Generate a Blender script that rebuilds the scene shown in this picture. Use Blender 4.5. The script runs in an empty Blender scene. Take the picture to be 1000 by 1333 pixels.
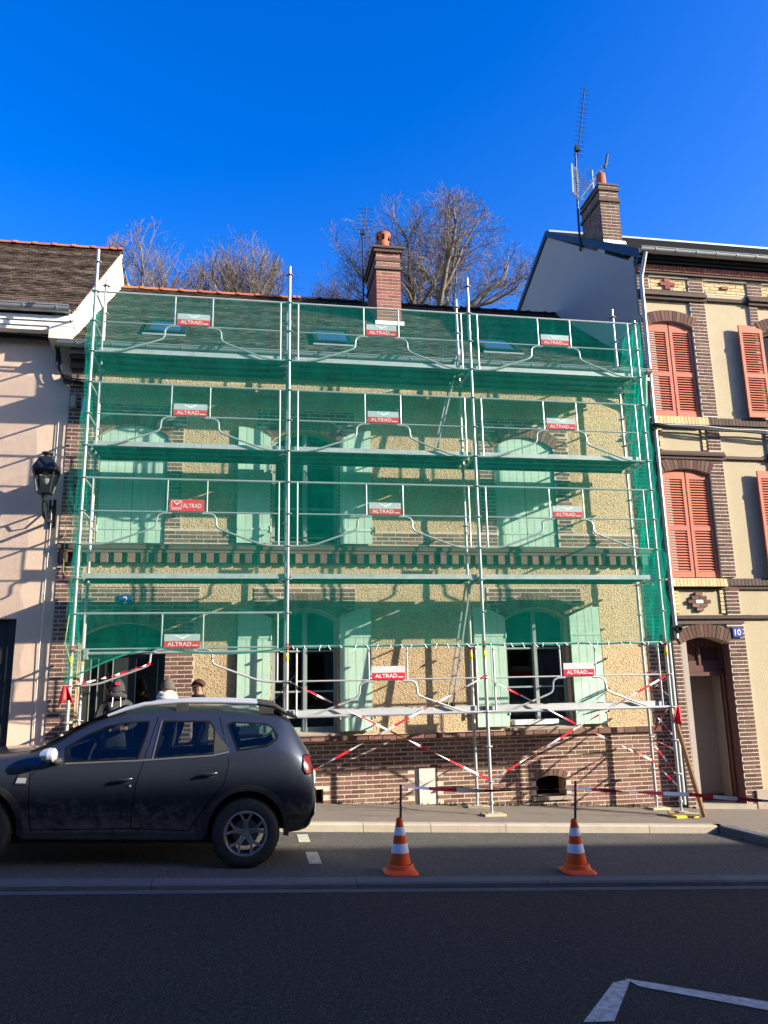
import bpy, bmesh, math, random
from mathutils import Vector, Matrix, noise
random.seed(7)
scene = bpy.context.scene
C = scene.collection

# ---------------------------------------------------------------- camera
CAM = Vector((2.5076, -11.5218, 1.9815))
CR = Vector((0.986117, -0.164897, -0.019562))
CU = Vector((-0.016606, -0.215144, 0.976441))
CF = Vector((0.165221, 0.96256, 0.214896))
cd = bpy.data.cameras.new('camera')
cam = bpy.data.objects.new('camera', cd)
C.objects.link(cam)
m3 = Matrix((CR, CU, -CF)).transposed()
cam.matrix_world = Matrix.Translation(CAM) @ m3.to_4x4()
cd.sensor_fit = 'HORIZONTAL'
cd.sensor_width = 36.0
cd.lens = 36.0
cd.clip_start = 0.1
cd.clip_end = 2000.0
scene.camera = cam

# ---------------------------------------------------------------- sky, sun, exposure
SUN = Vector((2.14, -1.0, 0.857)).normalized()
world = bpy.data.worlds.new('World')
scene.world = world
world.use_nodes = True
wn = world.node_tree.nodes
wl = world.node_tree.links
bgn = wn['Background']
sky = wn.new('ShaderNodeTexSky')
sky.sky_type = 'NISHITA'
sky.sun_disc = False
sky.sun_elevation = math.asin(SUN.z)
sky.sun_rotation = math.atan2(SUN.x, SUN.y)
sky.altitude = 100.0
sky.air_density = 1.0
sky.dust_density = 1.0
sky.ozone_density = 1.0
hsv = wn.new('ShaderNodeHueSaturation')
hsv.inputs['Saturation'].default_value = 1.6
hsv.inputs['Hue'].default_value = 0.526
wl.new(sky.outputs[0], hsv.inputs['Color'])
wl.new(hsv.outputs[0], bgn.inputs[0])
bgn.inputs[1].default_value = 0.135
sl = bpy.data.lights.new('sun', 'SUN')
sl.energy = 5.0
sl.angle = math.radians(0.53)
sl.color = (1.0, 0.91, 0.76)
sun = bpy.data.objects.new('sun', sl)
C.objects.link(sun)
sun.rotation_euler = SUN.to_track_quat('Z', 'Y').to_euler()
sun.location = (20, -20, 30)
scene.view_settings.view_transform = 'Standard'
scene.view_settings.look = 'None'
scene.view_settings.exposure = 1.5
scene.view_settings.gamma = 1.0
scene.view_settings.use_curve_mapping = False
scene.render.engine = 'CYCLES'
scene.cycles.use_denoising = True
scene.cycles.max_bounces = 8
scene.cycles.transparent_max_bounces = 12
scene.cycles.caustics_reflective = False
scene.cycles.caustics_refractive = False

# ---------------------------------------------------------------- pixel helpers (photo pixels, 1000 wide)
def ray(x, y):
    return CF + CR * ((x - 500) / 1000) - CU * ((y - 666.5) / 1000)
def onY(x, y, Y):
    d = ray(x, y)
    return CAM + d * ((Y - CAM.y) / d.y)

def zs(x):            # pavement height along the sloping street
    return 0.34 - 0.0525 * max(-60.0, min(60.0, x))
def zp(x):            # parking lane
    return zs(x) - 0.10
def zr(x):            # carriageway
    return zs(x) - 0.15

# ---------------------------------------------------------------- mesh builder
class MB:
    def __init__(s):
        s.v = []; s.f = []; s.m = []; s.mi = 0
    def add(s, vs, fs):
        b = len(s.v)
        s.v.extend([tuple(p) for p in vs])
        for f in fs:
            s.f.append(tuple(i + b for i in f)); s.m.append(s.mi)
        return s
    def box(s, x0, x1, y0, y1, z0, z1):
        return s.add([(x0,y0,z0),(x1,y0,z0),(x1,y1,z0),(x0,y1,z0),(x0,y0,z1),(x1,y0,z1),(x1,y1,z1),(x0,y1,z1)],
                     [(3,2,1,0),(4,5,6,7),(0,1,5,4),(1,2,6,5),(2,3,7,6),(3,0,4,7)])
    def obox(s, c, ax, ay, az):      # centre and three half-axis vectors
        c = Vector(c); ax = Vector(ax); ay = Vector(ay); az = Vector(az)
        vs = [c + ax*i + ay*j + az*k for k in (-1,1) for i, j in ((-1,-1),(1,-1),(1,1),(-1,1))]
        return s.add(vs, [(3,2,1,0),(4,5,6,7),(0,1,5,4),(1,2,6,5),(2,3,7,6),(3,0,4,7)])
    def bar(s, a, b, w, t, up=(0,0,1)):
        a = Vector(a); b = Vector(b); d = (b - a)
        z = d.normalized(); u = Vector(up)
        if abs(z.dot(u)) > 0.98: u = Vector((1,0,0))
        x = z.cross(u).normalized(); y = z.cross(x)
        return s.obox((a + b)/2, x*w/2, y*t/2, d/2)
    def prism(s, poly, y0, y1):      # polygon in XZ, counter-clockwise seen from -Y
        n = len(poly)
        vs = [(x, y0, z) for x, z in poly] + [(x, y1, z) for x, z in poly]
        fs = [tuple(range(n)), tuple(range(2*n-1, n-1, -1))]
        fs += [(i, i+n, (i+1) % n + n, (i+1) % n) for i in range(n)]
        return s.add(vs, fs)
    def prism_x(s, poly, x0, x1):    # polygon in YZ
        n = len(poly)
        vs = [(x0, y, z) for y, z in poly] + [(x1, y, z) for y, z in poly]
        fs = [tuple(range(n-1, -1, -1)), tuple(range(n, 2*n))]
        fs += [(i, (i+1) % n, (i+1) % n + n, i+n) for i in range(n)]
        return s.add(vs, fs)
    def tube(s, pts, r, seg=8, cap=True, closed=False):
        pts = [Vector(p) for p in pts]
        n = len(pts)
        rs = r if isinstance(r, (list, tuple)) else [r]*n
        b = []
        nrm = None
        for i, p in enumerate(pts):
            if closed: t = pts[(i+1) % n] - pts[i-1]
            else: t = (pts[min(i+1, n-1)] - pts[max(i-1, 0)])
            if t.length < 1e-9: t = Vector((0,0,1))
            t.normalize()
            if nrm is None:
                nrm = t.cross(Vector((0,0,1)))
                if nrm.length < 1e-3: nrm = t.cross(Vector((1,0,0)))
            nrm = (nrm - t*nrm.dot(t)); nrm.normalize()
            bn = t.cross(nrm)
            b.append([p + (nrm*math.cos(2*math.pi*k/seg) + bn*math.sin(2*math.pi*k/seg))*rs[i] for k in range(seg)])
        vs = [q for ring in b for q in ring]
        fs = []
        for i in range(n if closed else n-1):
            j = (i+1) % n
            for k in range(seg):
                l = (k+1) % seg
                fs.append((i*seg+k, i*seg+l, j*seg+l, j*seg+k))
        if cap and not closed:
            fs.append(tuple(range(seg-1, -1, -1)))
            fs.append(tuple(range((n-1)*seg, n*seg)))
        return s.add(vs, fs)
    def lathe(s, prof, c=(0,0,0), seg=24, axis='z'):
        vs = []; fs = []; n = len(prof)
        for k in range(seg):
            a = 2*math.pi*k/seg
            for r, h in prof:
                if axis == 'z': p = (r*math.cos(a), r*math.sin(a), h)
                else: p = (r*math.cos(a), h, r*math.sin(a))
                vs.append((p[0]+c[0], p[1]+c[1], p[2]+c[2]))
        for k in range(seg):
            l = (k+1) % seg
            for i in range(n-1):
                q = (k*n+i, l*n+i, l*n+i+1, k*n+i+1)
                fs.append(q if axis == 'z' else q[::-1])
        return s.add(vs, fs)
    def mesh(s, name, mats, smooth=False, off=(0,0,0)):
        me = bpy.data.meshes.new(name)
        ox, oy, oz = off
        me.from_pydata([(x-ox, y-oy, z-oz) for x, y, z in s.v], [], s.f)
        for m in (mats if isinstance(mats, (list, tuple)) else [mats]): me.materials.append(m)
        if any(s.m): me.polygons.foreach_set('material_index', s.m)
        if smooth:
            me.polygons.foreach_set('use_smooth', [True]*len(me.polygons))
            if smooth is not True: me.set_sharp_from_angle(angle=math.radians(smooth))
        me.validate()
        me.update()
        return me
    def build(s, name, mats, parent=None, smooth=False, kind=None, label=None):
        off = base_of(parent)
        o = bpy.data.objects.new(name, s.mesh(name, mats, smooth, off))
        C.objects.link(o)
        if parent is not None: o.parent = parent
        if kind: o['kind'] = kind
        if label: o['label'] = label
        return o

BASE = {}
def base_of(p):
    if p is None: return (0,0,0)
    while p.parent is not None: p = p.parent
    return BASE.get(p.name, (0,0,0))
def tag(o, label, cat, group=None):
    o['label'] = label; o['category'] = cat
    if group: o['group'] = group
    return o
def thing(name, label, cat, loc=(0,0,0), group=None):
    o = bpy.data.objects.new(name, None)
    C.objects.link(o)
    o.empty_display_size = 0.2
    o.location = loc
    BASE[o.name] = tuple(loc)
    return tag(o, label, cat, group)
def piece(name, me, loc, parent, scale=None, rot=None):
    o = bpy.data.objects.new(name, me)
    C.objects.link(o)
    o.parent = parent
    b = base_of(parent)
    o.location = (loc[0]-b[0], loc[1]-b[1], loc[2]-b[2])
    if scale: o.scale = scale
    if rot: o.rotation_euler = rot
    return o
def struct(o):
    o['kind'] = 'structure'
    return o

# ---------------------------------------------------------------- materials
M = {}
def mat(name, col, rough=0.8, metal=0.0, var=0.0, vscale=4.0, col2=None, bump=0.0, bscale=40.0, rand=0.0,
        spec=0.25, stretch=None, speck=None, stain=None):
    """principled material; var mixes towards col2 by noise, rand varies each piece, speck adds fine grain"""
    m = bpy.data.materials.new(name); m.use_nodes = True
    nt = m.node_tree; N = nt.nodes; L = nt.links
    b = N['Principled BSDF']
    b.inputs['Roughness'].default_value = rough
    b.inputs['Metallic'].default_value = metal
    b.inputs['Specular IOR Level'].default_value = spec
    tc = N.new('ShaderNodeTexCoord')
    geo = N.new('ShaderNodeNewGeometry')
    src = geo.outputs['Position']
    mp = N.new('ShaderNodeMapping')
    if stretch: mp.inputs['Scale'].default_value = stretch
    L.new(src, mp.inputs['Vector'])
    cur = N.new('ShaderNodeRGB'); cur.outputs[0].default_value = (*col, 1)
    out = cur.outputs[0]
    if var > 0:
        nz = N.new('ShaderNodeTexNoise'); nz.inputs['Scale'].default_value = vscale
        nz.inputs['Detail'].default_value = 6; nz.inputs['Roughness'].default_value = 0.65
        L.new(mp.outputs[0], nz.inputs['Vector'])
        rp = N.new('ShaderNodeMapRange'); rp.inputs[1].default_value = 0.32; rp.inputs[2].default_value = 0.68
        rp.inputs[4].default_value = var
        L.new(nz.outputs[0], rp.inputs[0])
        mx = N.new('ShaderNodeMix'); mx.data_type = 'RGBA'
        c2 = col2 if col2 else tuple(c*0.55 for c in col)
        L.new(rp.outputs[0], mx.inputs[0]); L.new(out, mx.inputs[6]); mx.inputs[7].default_value = (*c2, 1)
        out = mx.outputs[2]
    if stain:                                   # (colour, scale, lo, hi, amount) larger patches with their own shape
        sc, ss, lo, hi, am = stain
        nz = N.new('ShaderNodeTexNoise'); nz.inputs['Scale'].default_value = ss
        nz.inputs['Detail'].default_value = 8; nz.inputs['Roughness'].default_value = 0.7
        L.new(mp.outputs[0], nz.inputs['Vector'])
        rp = N.new('ShaderNodeMapRange'); rp.inputs[1].default_value = lo; rp.inputs[2].default_value = hi
        rp.inputs[4].default_value = am
        L.new(nz.outputs[0], rp.inputs[0])
        mx = N.new('ShaderNodeMix'); mx.data_type = 'RGBA'
        L.new(rp.outputs[0], mx.inputs[0]); L.new(out, mx.inputs[6]); mx.inputs[7].default_value = (*sc, 1)
        out = mx.outputs[2]
    if speck:                                   # (colour, scale, amount)
        sc, ss, am = speck
        vz = N.new('ShaderNodeTexNoise'); vz.inputs['Scale'].default_value = ss
        vz.inputs['Detail'].default_value = 2
        L.new(mp.outputs[0], vz.inputs['Vector'])
        rp = N.new('ShaderNodeMapRange'); rp.inputs[1].default_value = 0.5; rp.inputs[2].default_value = 0.66
        rp.inputs[4].default_value = am
        L.new(vz.outputs[0], rp.inputs[0])
        mx = N.new('ShaderNodeMix'); mx.data_type = 'RGBA'
        L.new(rp.outputs[0], mx.inputs[0]); L.new(out, mx.inputs[6]); mx.inputs[7].default_value = (*sc, 1)
        out = mx.outputs[2]
    if rand > 0:
        oi = N.new('ShaderNodeObjectInfo')
        ad = N.new('ShaderNodeMath'); ad.operation = 'ADD'
        L.new(oi.outputs['Random'], ad.inputs[0]); L.new(geo.outputs['Random Per Island'], ad.inputs[1])
        fr = N.new('ShaderNodeMath'); fr.operation = 'FRACT'; L.new(ad.outputs[0], fr.inputs[0])
        mr = N.new('ShaderNodeMapRange'); mr.inputs[3].default_value = 1 - rand; mr.inputs[4].default_value = 1 + rand
        L.new(fr.outputs[0], mr.inputs[0])
        hs = N.new('ShaderNodeHueSaturation'); L.new(out, hs.inputs['Color']); L.new(mr.outputs[0], hs.inputs['Value'])
        hr = N.new('ShaderNodeMath'); hr.operation = 'MULTIPLY_ADD'; hr.inputs[1].default_value = 7.31; hr.inputs[2].default_value = 0.0
        L.new(fr.outputs[0], hr.inputs[0])
        hf = N.new('ShaderNodeMath'); hf.operation = 'FRACT'; L.new(hr.outputs[0], hf.inputs[0])
        hm = N.new('ShaderNodeMapRange'); hm.inputs[3].default_value = 0.5 - 0.03*min(1, rand*2.5); hm.inputs[4].default_value = 0.5 + 0.02*min(1, rand*2.5)
        L.new(hf.outputs[0], hm.inputs[0]); L.new(hm.outputs[0], hs.inputs['Hue'])
        out = hs.outputs[0]
    L.new(out, b.inputs['Base Color'])
    if bump > 0:
        nb = N.new('ShaderNodeTexNoise'); nb.inputs['Scale'].default_value = bscale; nb.inputs['Detail'].default_value = 4
        L.new(mp.outputs[0], nb.inputs['Vector'])
        bp = N.new('ShaderNodeBump'); bp.inputs['Strength'].default_value = min(1.0, bump); bp.inputs['Distance'].default_value = 0.02
        L.new(nb.outputs[0], bp.inputs['Height']); L.new(bp.outputs[0], b.inputs['Normal'])
    M[name] = m
    return m

def glass(name, tint, trans):
    m = bpy.data.materials.new(name); m.use_nodes = True
    nt = m.node_tree; N = nt.nodes; L = nt.links
    N.remove(N['Principled BSDF'])
    t = N.new('ShaderNodeBsdfTransparent'); t.inputs[0].default_value = (*[c*trans for c in tint], 1)
    g = N.new('ShaderNodeBsdfGlossy'); g.inputs['Roughness'].default_value = 0.03
    f = N.new('ShaderNodeFresnel'); f.inputs[0].default_value = 1.5
    mx = N.new('ShaderNodeMixShader')
    L.new(f.outputs[0], mx.inputs[0]); L.new(t.outputs[0], mx.inputs[1]); L.new(g.outputs[0], mx.inputs[2])
    L.new(mx.outputs[0], N['Material Output'].inputs[0])
    M[name] = m
    return m

mat('roughcast', (0.54, 0.41, 0.25), 0.95, var=0.35, vscale=1.6, col2=(0.46, 0.33, 0.20), bump=1.0, bscale=38,
    speck=((0.20, 0.125, 0.06), 46, 0.75))
mat('render_pink', (0.66, 0.49, 0.37), 0.9, var=0.25, vscale=1.3, col2=(0.56, 0.42, 0.33), bump=0.25, bscale=60,
    stain=((0.46, 0.37, 0.31), 0.9, 0.55, 0.75, 0.5))
mat('render_yellow', (0.445, 0.385, 0.265), 0.92, var=0.4, vscale=2.0, col2=(0.38, 0.32, 0.21), bump=0.5, bscale=80,
    speck=((0.42, 0.30, 0.15), 60, 0.5))
mat('render_grey', (0.36, 0.325, 0.29), 0.9, var=0.3, vscale=0.9, col2=(0.31, 0.28, 0.25), bump=0.15)
mat('render_white', (0.72, 0.68, 0.60), 0.9, var=0.4, vscale=2.5, col2=(0.60, 0.55, 0.47), bump=0.2)
mat('mortar', (0.62, 0.53, 0.42), 0.95, var=0.5, vscale=5, col2=(0.40, 0.33, 0.26), bump=0.4, bscale=70)
mat('mortar_pale', (0.66, 0.59, 0.49), 0.95, var=0.6, vscale=4, col2=(0.36, 0.30, 0.24), bump=0.4, bscale=70)
mat('brick', (0.190, 0.106, 0.080), 0.88, var=0.55, vscale=14, col2=(0.11, 0.066, 0.052), bump=0.35, bscale=60, rand=0.38)
mat('brick_brown', (0.125, 0.070, 0.052), 0.88, var=0.5, vscale=14, col2=(0.095, 0.056, 0.045), bump=0.35, bscale=60, rand=0.32)
mat('brick_red', (0.26, 0.10, 0.072), 0.88, var=0.5, vscale=14, col2=(0.17, 0.07, 0.055), bump=0.3, bscale=60, rand=0.25)
mat('brick_yellow', (0.54, 0.42, 0.23), 0.9, var=0.4, vscale=12, col2=(0.48, 0.33, 0.15), bump=0.3, bscale=60, rand=0.14)
mat('brick_dark', (0.10, 0.072, 0.062), 0.88, var=0.4, vscale=12, bump=0.3, bscale=60, rand=0.25)
mat('mint_paint', (0.42, 0.60, 0.48), 0.6, var=0.22, vscale=5, col2=(0.39, 0.55, 0.43), bump=0.1, bscale=30, stretch=(1,1,0.25), rand=0.05)
mat('salmon_paint', (0.44, 0.145, 0.092), 0.65, var=0.3, vscale=5, col2=(0.36, 0.12, 0.08), rand=0.05)
mat('steel', (0.44, 0.45, 0.44), 0.42, metal=0.4, var=0.5, vscale=9, col2=(0.34, 0.35, 0.35))
mat('steel_deck', (0.50, 0.52, 0.52), 0.5, metal=0.3, var=0.4, vscale=7, col2=(0.33, 0.35, 0.35), stain=((0.25, 0.22, 0.18), 3, 0.5, 0.75, 0.5))
mat('deck_board', (0.11, 0.115, 0.11), 0.7, var=0.4, vscale=7)
mat('zinc', (0.36, 0.38, 0.40), 0.45, metal=0.5, var=0.4, vscale=6, col2=(0.25, 0.27, 0.29))
mat('dark_metal', (0.035, 0.040, 0.045), 0.4, metal=0.3, var=0.3, vscale=10)
mat('slate', (0.020, 0.021, 0.024), 0.95, var=0.4, vscale=6, rand=0.25, spec=0.03)
mat('weed', (0.055, 0.075, 0.025), 0.8, var=0.5, vscale=15, col2=(0.12, 0.10, 0.05))
mat('tile_brown', (0.085, 0.060, 0.042), 0.9, var=0.6, vscale=9, col2=(0.055, 0.044, 0.034), rand=0.5, bump=0.3, bscale=80)
mat('tile_main', (0.066, 0.052, 0.040), 0.9, var=0.6, vscale=9, col2=(0.038, 0.034, 0.027), rand=0.45, bump=0.3, bscale=80)
mat('terracotta', (0.36, 0.115, 0.055), 0.85, var=0.4, vscale=8, col2=(0.24, 0.085, 0.045), rand=0.15)
mat('white_paint', (0.76, 0.75, 0.71), 0.5, var=0.2, vscale=5, col2=(0.62, 0.61, 0.57))
mat('frame_paint', (0.27, 0.33, 0.32), 0.5, var=0.2, vscale=5)
mat('door_dark', (0.030, 0.036, 0.038), 0.45, var=0.3, vscale=5)
mat('door_brown', (0.105, 0.045, 0.036), 0.5, var=0.3, vscale=5, stretch=(1,1,0.2))
mat('interior_pale', (0.24, 0.20, 0.175), 0.8, var=0.2, vscale=2)
mat('interior', (0.16, 0.15, 0.14), 0.9)
mat('curtain', (0.62, 0.62, 0.60), 0.9, var=0.5, vscale=9, stretch=(4,4,0.3), col2=(0.42, 0.42, 0.41))
mat('asphalt', (0.037, 0.0335, 0.030), 0.85, var=0.5, vscale=0.7, col2=(0.028, 0.0255, 0.023), bump=0.9, bscale=110,
    speck=((0.095, 0.09, 0.083), 75, 0.9), stain=((0.046, 0.042, 0.038), 0.35, 0.5, 0.7, 0.6), spec=0.08)
mat('asphalt_lane', (0.066, 0.062, 0.058), 0.9, var=0.6, vscale=1.4, col2=(0.044, 0.042, 0.040), bump=1.0, bscale=90,
    speck=((0.19, 0.18, 0.165), 95, 0.9), stain=((0.12, 0.11, 0.10), 2.2, 0.55, 0.7, 0.5))
mat('pavement', (0.185, 0.155, 0.130), 0.92, var=0.6, vscale=2.2, col2=(0.125, 0.105, 0.09), bump=0.9, bscale=80,
    speck=((0.30, 0.265, 0.225), 90, 0.7), stain=((0.09, 0.078, 0.068), 1.4, 0.56, 0.72, 0.6))
mat('concrete', (0.40, 0.345, 0.27), 0.9, var=0.5, vscale=5, col2=(0.29, 0.25, 0.20), bump=0.4, bscale=70, rand=0.12,
    stain=((0.20, 0.17, 0.14), 3.0, 0.55, 0.75, 0.6))
mat('concrete_grey', (0.115, 0.115, 0.118), 0.9, var=0.5, vscale=4, col2=(0.08, 0.08, 0.083), bump=0.4, bscale=70, rand=0.12)
mat('road_paint', (0.55, 0.52, 0.45), 0.8, var=0.8, vscale=18, col2=(0.16, 0.155, 0.14))
mat('earth', (0.10, 0.085, 0.05), 0.95, var=0.6, vscale=0.4, col2=(0.06, 0.075, 0.03))
mat('bark', (0.17, 0.15, 0.13), 0.9, var=0.6, vscale=3, col2=(0.09, 0.08, 0.07), rand=0.1)
mat('twig', (0.145, 0.115, 0.11), 0.9, var=0.6, vscale=1.2, col2=(0.085, 0.066, 0.066))
mat('red', (0.62, 0.025, 0.035), 0.5, var=0.25, vscale=9)
mat('tape_white', (0.78, 0.76, 0.75), 0.5)
mat('tape_red', (0.60, 0.022, 0.035), 0.45)
mat('sign_red', (0.62, 0.025, 0.045), 0.4)
mat('sign_silver', (0.52, 0.55, 0.55), 0.4, metal=0.2)
mat('sign_white', (0.82, 0.82, 0.80), 0.5)
mat('sign_blue', (0.02, 0.055, 0.26), 0.4)
mat('yellow', (0.72, 0.52, 0.02), 0.6)
mat('strap_yellow', (0.45, 0.48, 0.12), 0.7)
mat('cone_orange', (0.80, 0.085, 0.015), 0.5, var=0.15, vscale=10)
mat('cone_band', (0.62, 0.66, 0.72), 0.35)
mat('wood', (0.30, 0.17, 0.09), 0.8, var=0.5, vscale=7, stretch=(1,1,0.15), col2=(0.20, 0.11, 0.06))
mat('wood_pale', (0.46, 0.37, 0.22), 0.85, var=0.5, vscale=7, stretch=(0.2,1,1), col2=(0.33, 0.26, 0.15))
mat('wood_dark', (0.10, 0.062, 0.04), 0.8, var=0.5, vscale=12)
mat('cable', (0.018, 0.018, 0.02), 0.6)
mat('stone_white', (0.60, 0.57, 0.50), 0.9, var=0.4, vscale=6, col2=(0.48, 0.45, 0.39))
mat('stone', (0.36, 0.31, 0.25), 0.9, var=0.5, vscale=6)
mat('hole', (0.008, 0.008, 0.008), 1.0, spec=0.0)
glass('pane_glass', (0.8, 0.9, 0.9), 0.75)
mat('skylight_glass', (0.03, 0.06, 0.10), 0.1, spec=0.4)
glass('lantern_glass', (0.85, 0.88, 0.85), 0.7)

def net_material():
    m = bpy.data.materials.new('net_green'); m.use_nodes = True
    nt = m.node_tree; N = nt.nodes; L = nt.links
    N.remove(N['Principled BSDF'])
    geo = N.new('ShaderNodeNewGeometry')
    d = N.new('ShaderNodeBsdfDiffuse'); d.inputs[0].default_value = (0.001, 0.25, 0.19, 1)
    tl = N.new('ShaderNodeBsdfTranslucent'); tl.inputs[0].default_value = (0.002, 0.50, 0.36, 1)
    dm = N.new('ShaderNodeMixShader'); dm.inputs[0].default_value = 0.40
    L.new(d.outputs[0], dm.inputs[1]); L.new(tl.outputs[0], dm.inputs[2])
    tr = N.new('ShaderNodeBsdfTransparent')
    def nz(sc, det, vec):
        mp = N.new('ShaderNodeMapping'); mp.inputs['Scale'].default_value = sc
        L.new(geo.outputs['Position'], mp.inputs[0])
        n = N.new('ShaderNodeTexNoise'); n.inputs['Scale'].default_value = 1.0; n.inputs['Detail'].default_value = det
        L.new(mp.outputs[0], n.inputs['Vector'])
        return n.outputs[0]
    a = nz((1.3, 1.3, 60), 3, None)       # horizontal weave streaks
    b = nz((45, 45, 3), 2, None)          # vertical yarns
    c = nz((0.6, 0.6, 1.4), 3, None)      # slack and overlaps
    s1 = N.new('ShaderNodeMath'); s1.operation = 'MULTIPLY_ADD'; s1.inputs[1].default_value = 0.36; s1.inputs[2].default_value = -0.15
    L.new(a, s1.inputs[0])
    s2 = N.new('ShaderNodeMath'); s2.operation = 'MULTIPLY_ADD'; s2.inputs[1].default_value = 0.30
    L.new(b, s2.inputs[0]); L.new(s1.outputs[0], s2.inputs[2])
    s3 = N.new('ShaderNodeMath'); s3.operation = 'MULTIPLY_ADD'; s3.inputs[1].default_value = 0.14
    L.new(c, s3.inputs[0]); L.new(s2.outputs[0], s3.inputs[2])
    mx = N.new('ShaderNodeMixShader')
    L.new(s3.outputs[0], mx.inputs[0]); L.new(tr.outputs[0], mx.inputs[1]); L.new(dm.outputs[0], mx.inputs[2])
    L.new(mx.outputs[0], N['Material Output'].inputs[0])
    M['net'] = m
net_material()
mat('net_hem', (0.006, 0.16, 0.115), 0.85)

def text_geo(s, height, depth=0.003):
    """flat lettering: verts in XZ facing -Y, lower-left corner at the origin"""
    cu = bpy.data.curves.new('lettering', 'FONT')
    cu.body = s; cu.size = 1.0; cu.extrude = 0.0
    cu.resolution_u = 3
    o = bpy.data.objects.new('lettering', cu)
    C.objects.link(o)
    dg = bpy.context.evaluated_depsgraph_get()
    me = bpy.data.meshes.new_from_object(o.evaluated_get(dg))
    vs = [v.co.copy() for v in me.vertices]
    fs = [tuple(p.vertices) for p in me.polygons]
    bpy.data.objects.remove(o); bpy.data.meshes.remove(me); bpy.data.curves.remove(cu)
    x0 = min(v.x for v in vs); y0 = min(v.y for v in vs); y1 = max(v.y for v in vs)
    k = height/(y1-y0)
    return [((v.x-x0)*k, 0.0, (v.y-y0)*k) for v in vs], fs

# ================================================================ shared building helpers
def plate(outer, holes, y0, y1):
    """wall plate in XZ with openings cut through, front at y0, back at y1"""
    bm = bmesh.new()
    loops = [outer] + list(holes)
    for lp in loops:
        vs = [bm.verts.new((x, 0, z)) for x, z in lp]
        for i in range(len(vs)): bm.edges.new((vs[i], vs[(i+1) % len(vs)]))
    bmesh.ops.triangle_fill(bm, use_beauty=True, use_dissolve=False, edges=bm.edges[:], normal=(0,-1,0))
    bm.verts.index_update()
    tri = [[v.index for v in f.verts] for f in bm.faces]
    pts = [(v.co.x, v.co.z) for v in bm.verts]
    for t in tri:
        a, b, c = (pts[i] for i in t)
        if (b[0]-a[0])*(c[1]-a[1]) - (b[1]-a[1])*(c[0]-a[0]) < 0: t.reverse()
    bm.free()
    mb = MB(); n = len(pts)
    vs = [(x, y0, z) for x, z in pts] + [(x, y1, z) for x, z in pts]
    fs = [tuple(t) for t in tri] + [tuple(i+n for i in reversed(t)) for t in tri]
    k = 0
    for li, lp in enumerate(loops):
        m = len(lp)
        for i in range(m):
            a, b = k+i, k+(i+1) % m
            fs.append((a, a+n, b+n, b) if li == 0 else (b, b+n, a+n, a))
        k += m
    return mb.add(vs, fs)

def arch_poly(x0, x1, z0, zsp, zt, n=8):
    """opening outline with a segmental arch, counter-clockwise from lower left"""
    cx = (x0+x1)/2; h = (x1-x0)/2; rise = zt-zsp
    r = (rise*rise + h*h)/(2*rise); cz = zt - r
    a0 = math.atan2(zsp-cz, h)
    pts = [(x0, z0), (x1, z0)]
    for i in range(n+1):
        a = a0 + (math.pi - 2*a0)*i/n
        pts.append((cx + r*math.cos(a), cz + r*math.sin(a)))
    return pts

def arch_ring(x0, x1, zsp, zt):
    cx = (x0+x1)/2; h = (x1-x0)/2; rise = zt-zsp
    r = (rise*rise + h*h)/(2*rise)
    return cx, zt-r, r, math.atan2(zsp-(zt-r), h)

def unit_brick():
    mb = MB(); a, b = 0.494, 0.48
    mb.add([(-.5,.5,-.5),(.5,.5,-.5),(.5,.5,.5),(-.5,.5,.5),(-.5,-.3,-.5),(.5,-.3,-.5),(.5,-.3,.5),(-.5,-.3,.5),(-a,-.5,-b),(a,-.5,-b),(a,-.5,b),(-a,-.5,b)],
           [(4,5,9,8),(5,6,10,9),(6,7,11,10),(7,4,8,11),(8,9,10,11),(0,1,5,4),(1,2,6,5),(2,3,7,6),(3,0,4,7)])
    return mb
UB = unit_brick()
BRICK_MESH = {}
def brick_mesh(mname):
    if mname not in BRICK_MESH:
        BRICK_MESH[mname] = UB.mesh('brick', M[mname])
    return BRICK_MESH[mname]

def brick_rows(x0, x1, z0, z1, course=0.067, length=0.226, joint=0.0145, avoid=None, phase=0):
    """running bond; courses line up over the whole house"""
    out = []
    r = int(math.floor(z0/course + 1e-6))
    while r*course < z1 - 0.02:
        a = max(z0, r*course) + joint/2; b = min(z1, (r+1)*course) - joint/2
        if b - a > 0.02:
            off = (length/2 if (r + phase) % 2 else 0.0)
            k = math.floor((x0 - off)/length)
            while off + k*length < x1:
                l = max(x0, off + k*length) + joint/2; h = min(x1, off + (k+1)*length) - joint/2
                if h - l > 0.03:
                    cx, cz = (l+h)/2, (a+b)/2
                    if avoid is None or not avoid(cx, cz, (h-l)/2):
                        out.append((cx, cz, h-l, b-a))
                k += 1
        r += 1
    return out

def lay_bricks(bricks, yfront, depth, mname, parent, budget, stuff_name='brickwork'):
    """first `budget` bricks become pieces of their own, the rest one joined part"""
    mb = MB(); me = brick_mesh(mname)
    rnd = random.Random(len(bricks)*13+int(yfront*100))
    for i, (cx, cz, w, h) in enumerate(bricks):
        j = rnd.uniform(-0.0015, 0.0015)
        if i < budget:
            piece('brick', me, (cx, yfront + depth/2 + j, cz), parent, (w, depth, h))
        else:
            mb.add([(x*w+cx, y*depth+yfront+depth/2+j, z*h+cz) for x, y, z in UB.v], UB.f)
    if mb.v: mb.build(stuff_name, M[mname], parent, kind='stuff')

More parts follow.
